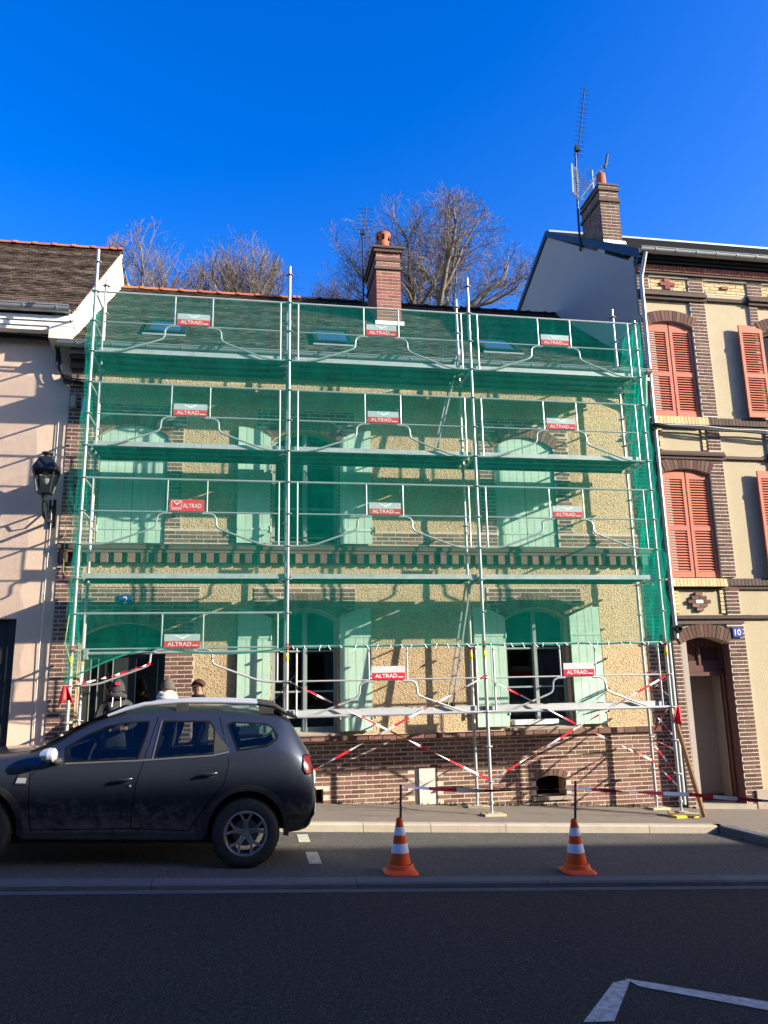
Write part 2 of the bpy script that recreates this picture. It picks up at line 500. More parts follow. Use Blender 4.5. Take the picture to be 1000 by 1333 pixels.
def voussoirs(x0, x1, zsp, zt, yfront, depth, mname, parent, size=0.22, width=0.075, name='voussoir'):
    cx, cz, r, a0 = arch_ring(x0, x1, zsp, zt)
    span = math.pi - 2*a0
    n = max(5, int(span*(r+size/2)/width))
    for i in range(n):
        a = a0 + span*(i+0.06)/n; b = a0 + span*(i+0.94)/n
        p = [(cx+(r+0.004)*math.cos(a), cz+(r+0.004)*math.sin(a)), (cx+(r+size)*math.cos(a), cz+(r+size)*math.sin(a)),
             (cx+(r+size)*math.cos(b), cz+(r+size)*math.sin(b)), (cx+(r+0.004)*math.cos(b), cz+(r+0.004)*math.sin(b))]
        j = random.uniform(-0.003, 0.003)
        MB().prism(p, yfront+j, yfront+depth).build(name, M[mname], parent)

def avoid_arches(arches, pad=0.235):
    rings = [(arch_ring(x0, x1, zsp, zt), x0, x1, z0, zsp) for x0, x1, z0, zsp, zt in arches]
    def f(cx, cz, hw):
        for (ax, az, r, a0), x0, x1, z0, zsp in rings:
            if cz > z0 and cz < zsp+0.4 and x0 - hw*0.4 < cx < x1 + hw*0.4 and math.hypot(cx-ax, cz-az) < r + pad: return True
        return False
    return f

def gutter_run(x0, x1, y, z, r, mname, parent, slope=0.0, brackets=0.6):
    n = 8
    mb = MB()
    prof = [(y + r*math.cos(a), z + r*math.sin(a)) for a in [math.pi + math.pi*i/n for i in range(n+1)]]
    prof2 = [(y + (r-0.006)*math.cos(a), z + (r-0.006)*math.sin(a)) for a in [2*math.pi - math.pi*i/n for i in range(n+1)]]
    mb.prism_x(prof + prof2, x0, x1)
    mb.tube([(x0, y-r, z), (x1, y-r, z)], 0.011, 6)
    o = mb.build('gutter', M[mname], parent, smooth=40)
    x = x0 + 0.3
    while x < x1:
        b = MB()
        pp = [(y + (r+0.006)*math.cos(a), z + (r+0.006)*math.sin(a)) for a in [math.pi + math.pi*i/n for i in range(n+1)]]
        b.prism_x(pp + [(y+r*0.98, z+0.012), (y-r*0.98, z+0.012)], x-0.012, x+0.012)
        b.build('gutter_bracket', M[mname], o)
        x += brackets
    return o

def tiles_on_slope(x0, x1, y0, z0, y1, z1, mname, parent, w=0.17, e=0.115, th=0.014, skip=None, seed=1):
    rnd = random.Random(seed)
    d = Vector((0, y1-y0, z1-z0)); L_ = d.length; d.normalize()
    nrm = Vector((0, -d.z, d.y))
    mb = MB()
    rows = int(L_/e); cols = int((x1-x0)/w)
    for r in range(rows):
        s = r*e
        lift = 0.006*math.sin(r*0.9)+rnd.uniform(-0.003, 0.003)
        for c in range(-1, cols+1):
            a = x0 + (c + (0.5 if r % 2 else 0))*w + 0.004; b = a + w - 0.008
            a = max(a, x0); b = min(b, x1)
            if b - a < 0.03: continue
            p = Vector((0, y0, z0)) + d*s
            if skip and skip((a+b)/2, p.y, p.z): continue
            t = th + rnd.uniform(-0.004, 0.008) + lift; tl = rnd.uniform(-0.006, 0.006)
            q = p + d*(e*1.25)
            lo = p + nrm*(t+0.016); hi = q + nrm*0.012; lo0 = p + nrm*(-0.004)
            sk = rnd.uniform(-0.005, 0.005)
            mb.add([(a, lo.y, lo.z+tl), (b, lo.y, lo.z-tl), (b+sk, hi.y, hi.z), (a+sk, hi.y, hi.z), (a, lo0.y, lo0.z), (b, lo0.y, lo0.z)],
                   [(0,1,2,3), (4,5,1,0), (5,2,1), (4,0,3)])
    return mb.build('roof_tiles', M[mname], parent, kind='stuff')

def ridge_tiles(x0, x1, y, z, mname, parent, step=0.42, r=0.12):
    x = x0; i = 0
    while x < x1 - 0.05:
        mb = MB(); xe = min(x+step+0.04, x1)
        prof = [(y + (r)*math.cos(a), z + r*math.sin(a)*0.75) for a in [math.pi*k/8 for k in range(9)]]
        mb.prism_x(prof, x, xe)
        prof = [(y + (r+.02)*math.cos(a), z + (r+.02)*math.sin(a)*0.75) for a in [math.pi*k/8 for k in range(9)]]
        mb.prism_x(prof, xe-0.07, xe)
        mb.build('ridge_tile', M[mname], parent, smooth=40)
        x += step; i += 1

def plank_shutter(x0, x1, z0, z1, y0, parent, arc=None, n=4, hinge_side=1, name='shutter'):
    """ledged plank shutter leaf; arc gives the top outline z(x)"""
    top = arc or (lambda x: z1)
    w = (x1-x0)/n
    b = MB()
    e = 0.004
    b.prism([(x0+e, z0+e), (x1-e, z0+e), (x1-e, top(x1)-2*e), (x0+e, top(x0)-2*e)] if not arc else
            [(x0+e, z0+e), (x1-e, z0+e)] + [(x1-e-(x1-x0-2*e)*k/6, top(x1-(x1-x0)*k/6)-2*e) for k in range(7)], y0+0.012, y0+0.032)
    leaf = b.build(name, M['mint_paint'], parent)
    for k in range(n):
        a = x0 + k*w + 0.003; c = x0 + (k+1)*w - 0.003
        p = MB()
        p.prism([(a, z0), (c, z0)] + [(c-(c-a)*q/3, top(c-(c-a)*q/3)) for q in range(4)], y0, y0+0.014)
        p.build('plank', M['mint_paint'], leaf)
    h = z1 - z0
    for f in (0.13, 0.84):
        zz = z0 + h*f
        s = MB().box(x0+0.01, x1-0.01, y0-0.008, y0, zz-0.02, zz+0.02)
        hx = x1 if hinge_side > 0 else x0
        s.tube([(hx, y0-0.006, zz-0.05), (hx, y0-0.006, zz+0.05)], 0.014, 6)
        s.build('strap_hinge', M['mint_paint'], leaf)
    return leaf

def casement(x0, x1, z0, zsp, zt, y, parent, bars=2, curtain=None, fm='frame_paint'):
    """two-leaf window set back in an arched opening"""
    f = 0.055; cx = (x0+x1)/2
    out = arch_poly(x0+0.003, x1-0.003, z0, zsp, zt-0.003)
    g = 0.012
    def top(x):
        ax, az, r, a0 = arch_ring(x0, x1, zsp, zt)
        return az + math.sqrt(max(0, (r-f)**2 - (x-ax)**2))
    holes = []
    for a, b in ((x0+f, cx-f*0.75), (cx+f*0.75, x1-f)):
        holes.append([(a, z0+f*1.6), (b, z0+f*1.6)] + [(b-(b-a)*k/5, top(b-(b-a)*k/5)) for k in range(6)])
    win = plate(out, holes, y, y+0.06).build('window', M[fm], parent)
    MB().box(cx-0.022, cx+0.022, y-0.018, y, z0+0.03, zt-f).build('frame', M[fm], win)
    for a, b in ((x0+f, cx-f*0.75), (cx+f*0.75, x1-f)):
        for k in range(bars):
            zz = z0 + (zsp-z0)*(0.36 + 0.36*k)
            MB().box(a, b, y+0.008, y+0.045, zz-0.014, zz+0.014).build('glazing_bar', M[fm], win)
        MB().prism([(a-g, z0+f), (b+g, z0+f)] + [(b+g-(b-a+2*g)*k/5, top(b-(b-a)*k/5)+g) for k in range(6)], y+0.028, y+0.032).build('pane', M['pane_glass'], win)
    # dark room behind
    rm = MB()
    rx0, rx1, ry0, ry1, rz0, rz1 = x0-0.5, x1+0.5, y+0.28, y+2.4, z0-0.4, zt+0.3
    rm.add([(rx0,ry0,rz0),(rx1,ry0,rz0),(rx1,ry1,rz0),(rx0,ry1,rz0),(rx0,ry0,rz1),(rx1,ry0,rz1),(rx1,ry1,rz1),(rx0,ry1,rz1)],
           [(0,1,2,3),(7,6,5,4),(1,5,6,2),(2,6,7,3),(3,7,4,0)])
    rm.build('room', M['interior'], win)
    if curtain:
        za, zb, ca, cb = curtain
        n = 40; cm = MB()
        vs = []
        for i in range(n+1):
            x = ca + (cb-ca)*i/n
            yy = y + 0.14 + 0.02*math.sin(i*1.3) + 0.01*math.sin(i*2.9)
            vs += [(x, yy, za + 0.03*abs(math.sin(i*0.5))), (x, yy, zb)]
        cm.add(vs, [(2*i, 2*i+2, 2*i+3, 2*i+1) for i in range(n)])
        cm.build('curtain', M['curtain'], win, smooth=True)
    return win

# ================================================================ ground, road, pavements
def strip(x0, x1, y0, y1, zf, mname, name, dz=0.0, step=2.0, ny=1):
    mb = MB(); n = int((x1-x0)/step)
    vs = []
    for i in range(n+1):
        x = x0 + (x1-x0)*i/n
        for j in range(ny+1):
            vs.append((x, y0 + (y1-y0)*j/ny, zf(x)+dz))
    fs = []
    for i in range(n):
        for j in range(ny):
            a = i*(ny+1)+j
            fs.append((a, a+ny+1, a+ny+2, a+1))
    return struct(mb.add(vs, fs).build(name, M[mname]))

gr = MB(); GX = [-900,-400,-200,-120,-90] + list(range(-60, 61, 4)) + [90,120,200,400,900]
GY = [-900,-400,-200,-100,-60,-40,-28,-20,-14,-8,-2,4,10,14] + list(range(16, 61, 4)) + [80,120,200,400,900]
def gz(x, y):
    h = zs(x) - 0.6
    if y > 12: h += min(13.0, 0.6*(y-12)) + 0.5*noise.noise((x*0.08, y*0.08, 0))
    return h
vs = [(x, y, gz(x, y)) for x in GX for y in GY]; ny = len(GY)
gr.add(vs, [(i*ny+j, (i+1)*ny+j, (i+1)*ny+j+1, i*ny+j+1) for i in range(len(GX)-1) for j in range(ny-1)])
struct(gr.build('ground', M['earth'], smooth=True))

road = strip(-60, 60, -11.0, -3.47, zr, 'asphalt', 'road', ny=3)
lane = strip(-60, 60, -3.27, -0.74, zp, 'asphalt_lane', 'parking_lane', ny=2)
pave = strip(-60, 60, -0.60, 1.30, zs, 'pavement', 'pavement', ny=1)
pave2 = strip(-60, 60, -13.6, -11.15, zs, 'pavement', 'opposite_pavement', dz=-0.03)
# widened pavement past the last parking bay
bo = MB()
bx = [9.22, 9.35, 9.6] + list(range(11, 60, 4)); 
vs = []
for i, x in enumerate(bx):
    yf = (-0.75, -2.35, -3.22)[i] if i < 3 else -3.22
    vs += [(x, yf, zs(x)+0.004), (x, -0.55, zs(x)+0.004)]
bo.add(vs, [(2*i, 2*i+2, 2*i+3, 2*i+1) for i in range(len(bx)-1)])
struct(bo.build('widened_pavement', M['pavement']))

def kerb_stone(parent, a, b, w, zfa, zfb, h, mname, top=0.0):
    """one kerb stone from a to b (XY), w to the left of the run, following the slope"""
    a = Vector(a); b = Vector(b); d = (b-a).normalized(); nrm = Vector((-d.y, d.x))
    a = a + d*0.004; b = b - d*0.004
    mb = MB(); c = 0.018
    def sec(p, z):
        f = p; k = p + nrm*w; f2 = p + nrm*c
        return [(f.x, f.y, z-h), (f.x, f.y, z+top-c), (f2.x, f2.y, z+top), (k.x, k.y, z+top), (k.x, k.y, z-h)]
    mb.add(sec(a, zfa) + sec(b, zfb), [(i, (i+1) % 5, (i+1) % 5+5, i+5) for i in range(5)] + [(4,3,2,1,0), (5,6,7,8,9)])
    return mb.build('kerb_stone', M[mname], parent)
x = -14.0
while x < 9.1:
    e = min(x + 1.0 + (0.05 if int(x) % 3 else -0.08), 9.12)
    kerb_stone(pave, (x, -0.76), (e, -0.76), 0.165, zs(x), zs(e), 0.3, 'concrete', 0.004)
    x = e
pts = [(9.12, -0.76), (9.2, -1.2), (9.27, -1.9), (9.42, -2.6), (9.75, -3.1), (10.4, -3.26), (11.4, -3.27), (12.4, -3.27), (13.4, -3.27), (14.4, -3.27), (15.4, -3.27)]
for p0, p1 in zip(pts, pts[1:]):
    kerb_stone(pave, p0, p1, 0.16, zs(p0[0]), zs(p1[0]), 0.3, 'concrete_grey', 0.006)
x = -14.0
while x < 16:
    e = x + 1.95
    kerb_stone(road, (x, -3.475), (e, -3.475), 0.215, zp(x), zp(e), 0.25, 'concrete_grey', 0.012)
    x = e
x = -14.0
while x < 26:                                         # kerb of the far pavement
    kerb_stone(pave2, (x+2, -10.98), (x, -10.98), 0.18, zs(x+2)-0.03, zs(x)-0.03, 0.3, 'concrete_grey', 0.004)
    x += 2.0
strip(-60, 60, -3.60, -3.478, lambda x: zr(x), 'concrete_grey', 'gutter_strip', dz=0.004)
# painted lines
def paint(poly, zf, dz, name='painted_line'):
    mb = MB().add([(x, y, zf(x)+dz) for x, y in poly], [tuple(range(len(poly)))])
    return struct(mb.build(name, M['road_paint']))
def crack(pts, w, name='pavement_crack'):
    mb = MB(); rnd = random.Random(len(pts)); fine = []
    for a, b in zip(pts, pts[1:]):
        for i in range(12):
            f = i/12; fine.append((a[0]+(b[0]-a[0])*f + rnd.uniform(-.012,.012), a[1]+(b[1]-a[1])*f + rnd.uniform(-.012,.012)))
    vs = []
    for x, y in fine:
        h = w*rnd.uniform(0.3, 1.0); vs += [(x, y-h, zs(x)+0.003), (x, y+h, zs(x)+0.003)]
    mb.add(vs, [(2*i, 2*i+2, 2*i+3, 2*i+1) for i in range(len(fine)-1)])
    struct(mb.build(name, M['cable']))
crack([(1.5,0.35),(3.6,0.42),(5.0,0.30),(6.2,0.28),(7.6,0.12),(9.3,0.05)], 0.007)
crack([(3.9,-0.05),(4.4,-0.12),(4.7,0.05),(5.1,0.3)], 0.008)
crack([(6.7,0.3),(7.0,-0.1),(7.1,-0.58)], 0.006)
paint([(3.10,-1.46),(3.24,-1.46),(3.24,-0.95),(3.10,-0.95)], zp, 0.004)
paint([(3.14,-2.62),(3.28,-2.62),(3.28,-2.02),(3.14,-2.02)], zp, 0.004)
paint([(9.0,-2.7),(9.12,-2.7),(9.12,-2.2),(9.0,-2.2)], zp, 0.004)
paint([(4.98,-6.02),(5.14,-5.96),(4.70,-6.62),(4.50,-6.62)][::-1], zr, 0.004)
paint([(5.10,-5.95),(5.13,-6.10),(6.9,-7.33),(6.9,-7.05)][::-1], zr, 0.005)

# ================================================================ the scaffolded house
WY = 1.05
mh = thing('scaffolded_house', 'cream roughcast house with mint shutters and brick plinth behind the scaffold and green net', 'house', (4.5, 1.05, zs(4.5)))
OP = [(0.0, 1.07, 4.20, 6.00, 6.20), (2.78, 3.88, 4.20, 6.00, 6.20), (6.65, 7.76, 4.20, 6.00, 6.20),
      (2.81, 3.86, 1.20, 2.98, 3.16), (6.70, 7.80, 1.20, 2.98, 3.16), (-0.10, 1.16, zs(0.5), 2.76, 2.95)]
holes = [arch_poly(*o) for o in OP]
HX0, HX1 = -0.53, 9.655
wall = plate([(HX0, -0.35), (HX1, -0.35), (HX1, 7.22), (HX0, 7.22)], holes[:5] + [arch_poly(-0.10, 1.16, -0.2, 2.76, 2.95), arch_poly(7.08, 7.60, 0.10, 0.36, 0.42), [(3.30, 0.12), (3.62, 0.12), (3.62, 0.36), (3.30, 0.36)]], WY, WY+0.32).build('wall', M['roughcast'], mh)
# mortar beds carrying the brickwork, 12 mm proud of the render
bed = MB()
def bedrect(x0, x1, z0, z1): bed.box(x0, x1, WY-0.012, WY+0.01, z0, z1)
vent = arch_poly(7.08, 7.60, 0.10, 0.36, 0.42)
vent2 = [(3.30, 0.12), (3.62, 0.12), (3.62, 0.36), (3.30, 0.36)]
panelrect = [(5.13, 0.08), (5.42, 0.08), (5.42, 0.62), (5.13, 0.62)]
pl = plate([(1.60, -0.35), (HX1, -0.35), (HX1, 1.16), (1.60, 1.16)], [vent, vent2, panelrect], WY-0.012, WY+0.01)
bed.add(pl.v, pl.f)
bedrect(HX0, -0.13, -0.2, 4.10)
bedrect(HX0, -0.13, 4.45, 7.10)
bedrect(1.16, 1.60, -0.1, 2.95)
bedrect(9.25, HX1-0.003, 1.16, 3.86)
bedrect(9.25, HX1-0.003, 4.45, 7.1)
bedrect(1.07, 1.32, 4.45, 6.2); bedrect(-0.13, 0.0, 4.45, 6.2)
bedrect(7.76, 8.06, 4.45, 6.2); bedrect(6.38, 6.65, 4.45, 6.2)
bedrect(3.88, 4.12, 4.45, 6.2); bedrect(2.54, 2.78, 4.45, 6.2)
lint = []
for x0, x1, z0, zsp, zt in OP:
    a, b, zt2 = (x0-0.3, x1+0.3, zt+0.34)
    if z0 > 4: a, b = x0-0.27, x1+0.3
    if zt == 2.95: a, b, zt2 = -0.13, 1.66, 3.52
    hl = plate([(a, zsp-0.02 if zt != 2.95 else 2.95), (b, zsp-0.02 if zt != 2.95 else 2.95), (b, zt2), (a, zt2)], [], WY-0.012, WY+0.01) if zt == 2.95 else None
    if hl: bed.add(hl.v, hl.f)
    else:
        cxr, czr, r, a0 = arch_ring(x0, x1, zsp, zt)
        n = 10
        arc = [(cxr + r*math.cos(a0+(math.pi-2*a0)*i/n), czr + r*math.sin(a0+(math.pi-2*a0)*i/n)) for i in range(n+1)]
        zb = 6.2 if z0 > 4 else zsp
        poly = [(a, zb if z0 > 4 else zsp)] 
        if z0 > 4:
            poly = [(a, 6.202), (x0-0.002, 6.202), (x0-0.002, zsp)] + arc[::-1] + [(x1+0.002, zsp), (x1+0.002, 6.202), (b, 6.202), (b, zt2), (a, zt2)]
        else:
            poly = [(a, zsp)] + arc[::-1] + [(b, zsp), (b, zt2), (a, zt2)]
        q = plate(poly, [], WY-0.012, WY+0.01); bed.add(q.v, q.f)
    lint.append((a, b, zt2))
for x0, x1 in ((HX0, 0.0), (1.07, 2.78), (3.88, 6.65), (7.76, HX1-0.003)): bedrect(x0, x1, 4.20, 4.45)
bedrect(HX0, HX1-0.003, 4.10, 4.20)
bed.build('mortar_bed', M['mortar'], mh)

av = avoid_arches([(x0, x1, z0, zsp, zt) for x0, x1, z0, zsp, zt in OP])
def av_plinth(cx, cz, hw):
    if 7.08-hw*0.6 < cx < 7.60+hw*0.6 and 0.06 < cz < 0.46: return True
    if 3.30-hw*0.6 < cx < 3.62+hw*0.6 and 0.10 < cz < 0.38: return True
    if 5.13-hw*0.7 < cx < 5.42+hw*0.7 and 0.05 < cz < 0.63: return True
    return False
plinth_b = [b for b in brick_rows(1.60, HX1, -0.25, 1.05, avoid=av_plinth) if b[1] > zs(b[0])-0.10]
rest_b = brick_rows(HX0, -0.13, 0.2, 4.10) + brick_rows(HX0, -0.13, 4.45, 7.10)
rest_b += brick_rows(1.16, 1.60, 0.1, 2.95) + brick_rows(9.25, HX1, 1.16, 3.86) + brick_rows(9.25, HX1, 4.45, 7.1)
for x0, x1 in ((1.07, 1.32), (-0.13, 0.0), (7.76, 8.06), (6.38, 6.65), (3.88, 4.12), (2.54, 2.78)):
    rest_b += brick_rows(x0, x1, 4.45, 6.2)
for (a, b, zt2), o in zip(lint, OP):
    z0 = 6.2 if o[2] > 4 else (2.95 if o[4] == 2.95 else 2.98)
    rest_b += brick_rows(a, b, z0, zt2, avoid=av)
for x0, x1 in ((HX0, 0.0), (1.07, 2.78), (3.88, 6.65), (7.76, HX1)): rest_b += brick_rows(x0, x1, 4.20, 4.45)
rest_b += brick_rows(HX0, HX1, 4.12, 4.20)
plinth = MB().box(1.62, HX1-0.01, WY-0.005, WY+0.03, -0.33, -0.30).build('plinth', M['mortar'], mh)
near = sorted(plinth_b, key=lambda b: (not (3.3 < b[0] < 9.6), b[1] > 0.68, -b[2]))
lay_bricks(near, WY-0.016, 0.05, 'brick', plinth, 290, 'plinth_brickwork')
lay_bricks(rest_b, WY-0.016, 0.05, 'brick', mh, 0)
for x0, x1, z0, zsp, zt in OP:
    voussoirs(x0, x1, zsp, zt, WY-0.024, 0.05, 'brick', mh)
# moulded course on top of the plinth: bricks on edge, one by one
x = 1.6
em = MB().box(-0.5, 0.5, -0.5, 0.5, -0.5, 0.5).mesh('edge_brick', M['brick'])
while x < HX1-0.05:
    piece('edge_brick', em, (x+0.11, WY-0.022, 1.108), mh, (0.215, 0.075, 0.088))
    x += 0.228
# string course: ledge and dentils
MB().prism_x([(WY-0.105, 4.10), (WY+0.0, 4.10), (WY+0.0, 4.205), (WY-0.02, 4.205), (WY-0.105, 4.165)], HX0, HX1-0.006).build('string_course', M['brick_dark'], mh)
dm = MB().box(-0.055, 0.055, -0.045, 0.045, -0.075, 0.075).mesh('dentil', M['brick'])
x = HX0 + 0.1
while x < HX1 - 0.05:
    piece('dentil', dm, (x, WY-0.042, 3.965), mh, None)
    x += 0.203
MB().box(HX0, HX1-0.005, WY-0.014, WY+0.006, 3.885, 4.045).build('dentil_bed', M['brick_dark'], mh)
MB().box(HX0, HX1-0.005, WY-0.088, WY+0.006, 4.047, 4.098).build('corbel_course', M['brick'], mh)

# windows, door, shutters
casement(2.78, 3.88, 4.20, 6.00, 6.20, WY+0.14, mh, bars=1, curtain=(4.75, 6.1, 2.9, 3.5))
casement(2.81, 3.86, 1.20, 2.98, 3.16, WY+0.14, mh, bars=2)
casement(6.70, 7.80, 1.20, 2.98, 3.16, WY+0.14, mh, bars=2, curtain=(1.35, 2.0, 6.75, 7.8))
for x0, x1 in ((0.0, 1.07), (6.65, 7.76)):        # shuttered openings still have their windows
    casement(x0, x1, 4.20, 6.00, 6.20, WY+0.16, mh, bars=1)
for x0, x1, z in ((2.81, 3.86, 1.2), (6.70, 7.80, 1.2), (2.78, 3.88, 4.2), (0.0, 1.07, 4.2), (6.65, 7.76, 4.2)):
    MB().prism_x([(WY-0.05, z-0.055), (WY+0.2, z-0.055), (WY+0.2, z+0.03), (WY-0.05, z-0.012)], x0-0.02, x1+0.02).build('sill', M['stone'], mh)
MB().box(2.78, 3.88, WY+0.03, WY+0.06, 4.70, 4.73).box(2.78, 3.88, WY+0.03, WY+0.06, 4.32, 4.345).build('window_guard', M['dark_metal'], mh)
ws = MB().box(6.74, 7.55, WY+0.005, WY+0.12, 1.232, 1.31); ws.build('sill_bundle', M['white_paint'], mh)
SY = WY - 0.075
for x0, x1, z0, zsp, zt in (OP[0], OP[2]):            # closed pairs
    ax, az, r, a0 = arch_ring(x0, x1, zsp, zt)
    arc = lambda x, ax=ax, az=az, r=r: az + math.sqrt(max(0, (r-0.012)**2 - (x-ax)**2))
    cx = (x0+x1)/2
    plank_shutter(x0+0.012, cx-0.003, z0+0.02, zsp, WY+0.02, mh, arc, 4, -1)
    plank_shutter(cx+0.003, x1-0.012, z0+0.02, zsp, WY+0.02, mh, arc, 4, 1)
for o in (OP[1], OP[3], OP[4]):                        # folded back pairs
    x0, x1, z0, zsp, zt = o
    ax, az, r, a0 = arch_ring(x0, x1, zsp, zt)
    w = (x1-x0)/2
    zl = lambda x, x0=x0, zt=zt, zsp=zsp, w=w: zsp + (zt-zsp)*max(0, 1-((x-(x0-w))/w)**2)
    zr_ = lambda x, x1=x1, zt=zt, zsp=zsp, w=w: zsp + (zt-zsp)*max(0, 1-((x1+w-x)/w)**2)
    plank_shutter(x0-w-0.02, x0-0.025, z0+0.02, zsp, SY, mh, zl, 4, 1)
    plank_shutter(x1+0.025, x1+w+0.02, z0+0.02, zsp, SY, mh, zr_, 4, -1)
    for sx in (x0-w-0.05, x1+w+0.05):
        MB().box(sx-0.012, sx+0.012, WY-0.085, WY+0.0, z0+0.24, z0+0.27).box(sx-0.012, sx+0.012, WY-0.1, WY-0.08, z0+0.2, z0+0.31).build('shutter_catch', M['dark_metal'], mh)
# front door, deep in its opening, two dark leaves with glazed strips
dz0 = zs(0.5)
door = plate(arch_poly(-0.10, 1.16, dz0+0.02, 2.76, 2.95), [[(0.02, 1.2), (0.12, 1.2), (0.12, 2.4), (0.02, 2.4)], [(0.24, 1.2), (0.34, 1.2), (0.34, 2.4), (0.24, 2.4)], [(0.70, 1.2), (1.02, 1.2), (1.02, 2.4), (0.70, 2.4)]], WY+0.26, WY+0.31).build('door', M['door_dark'], mh)
for a, b in ((0.02, 0.12), (0.24, 0.34), (0.70, 1.02)):
    MB().box(a-0.01, b+0.01, WY+0.285, WY+0.29, 1.19, 2.41).build('pane', M['pane_glass'], door)
    [MB().box(q, q+0.012, WY+0.25, WY+0.26, 1.2, 2.4).build('moulding', M['frame_paint'], door) for q in (a-0.012, b)]
MB().box(0.05, 0.5, WY+0.245, WY+0.262, 0.5, 1.05).box(0.62, 1.08, WY+0.245, WY+0.262, 0.5, 1.05).build('panel', M['door_dark'], door)
MB().box(-0.2, 1.3, WY+0.6, WY+0.65, 0.2, 3.0).build('hall', M['interior'], door)
MB().box(-0.13, 1.2, WY-0.12, WY+0.3, 0.0, dz0+0.14).build('doorstep', M['stone'], mh)
# number plate over the door
t = text_geo('2', 0.11); np_ = MB().box(0.43, 0.62, WY-0.045, WY-0.025, 3.22, 3.38)
np_.mi = 1; np_.add([(x+0.49, WY-0.047, z+0.245+3.0) for x, y, z in t[0]], t[1])
np_.build('number_plate', [M['sign_blue'], M['sign_white']], mh)
# vents and the white stone panel
MB().box(7.06, 7.62, WY+0.325, WY+0.33, 0.05, 0.45).build('vent_back', M['hole'], mh)
voussoirs(7.08, 7.60, 0.36, 0.42, WY-0.024, 0.05, 'brick', plinth, size=0.11)
MB().box(7.02, 7.66, WY-0.05, WY+0.1, 0.045, 0.10).build('vent_sill', M['stone'], mh)
MB().box(5.14, 5.41, WY-0.045, WY+0.02, 0.07, 0.615).build('access_panel', M['stone_white'], mh)
MB().box(3.28, 3.64, WY+0.325, WY+0.33, 0.1, 0.38).build('vent_back', M['hole'], mh)

# eaves, roof, chimney, rooflights
EY, EZ, RY, RZ = 0.70, 7.42, 4.80, 10.60
MB().box(HX0+0.005, HX1-0.005, WY-0.10, WY+0.3, 7.10, 7.24).box(HX0+0.005, HX1-0.005, WY-0.20, WY+0.3, 7.243, 7.36).build('cornice', M['brick_dark'], mh)
MB().box(HX0+0.005, HX1-0.005, 0.80, 0.83, 7.30, 7.45).build('fascia', M['zinc'], mh)
roof = MB()
roof.prism_x([(EY+0.02, EZ-0.03), (RY, RZ-0.03), (RY+4.1, EZ-0.03), (RY+4.1, EZ-0.13), (RY, RZ-0.15), (EY+0.2, EZ-0.08)], HX0+0.02, HX1-0.01)
roof = roof.build('roof', M['tile_main'], mh)
SK = [(0.54, 1.24, 1.38, 2.14), (3.50, 4.22, 1.30, 2.14), (6.68, 7.42, 1.36, 2.16)]
ms = (RZ-EZ)/(RY-EY)
def sky_skip(x, y, z):
    for a, b, y0, y1 in SK:
        if a-0.05 < x < b+0.05 and y0-0.06 < y < y1-0.02: return True
    return 4.90 < x < 5.50 and 2.95 < y < 4.3
tiles_on_slope(HX0+0.02, HX1-0.01, EY, EZ, RY, RZ, 'tile_main', roof, skip=sky_skip, seed=3)
ridge_tiles(HX0+0.05, 3.45, RY, RZ-0.02, 'terracotta', roof)
ridge_tiles(3.47, HX1-0.05, RY, RZ-0.02, 'slate', roof)
gutter_run(HX0-0.15, HX1-0.05, EY-0.02, EZ+0.02, 0.085, 'zinc', mh, brackets=0.55)
for a, b, y0, y1 in SK:
    def P(x, y, up): return (x, y - up*0.61, EZ + (y-EY)*ms + up*0.79)
    fr = MB()
    for (xa, xb, ya, yb) in ((a, b, y0, y0+0.07), (a, b, y1-0.07, y1), (a, a+0.07, y0+0.072, y1-0.072), (b-0.07, b, y0+0.072, y1-0.072)):
        fr.add([P(xa,ya,-.02),P(xb,ya,-.02),P(xb,yb,-.02),P(xa,yb,-.02),P(xa,ya,.09),P(xb,ya,.09),P(xb,yb,.09),P(xa,yb,.09)],
               [(3,2,1,0),(4,5,6,7),(0,1,5,4),(1,2,6,5),(2,3,7,6),(3,0,4,7)])
    sk = fr.build('skylight', M['slate'], mh)
    g = MB().add([P(a+.06,y0+.06,.07),P(b-.06,y0+.06,.07),P(b-.06,y1-.06,.07),P(a+.06,y1-.06,.07)], [(0,1,2,3)])
    g.build('pane', M['skylight_glass'], sk)
    MB().add([P(a-.02,y0-.045,.03),P(b+.02,y0-.045,.03),P(b+.02,y0-.01,.05),P(a-.02,y0-.01,.05)], [(0,1,2,3)]).build('apron', M['zinc'], sk)
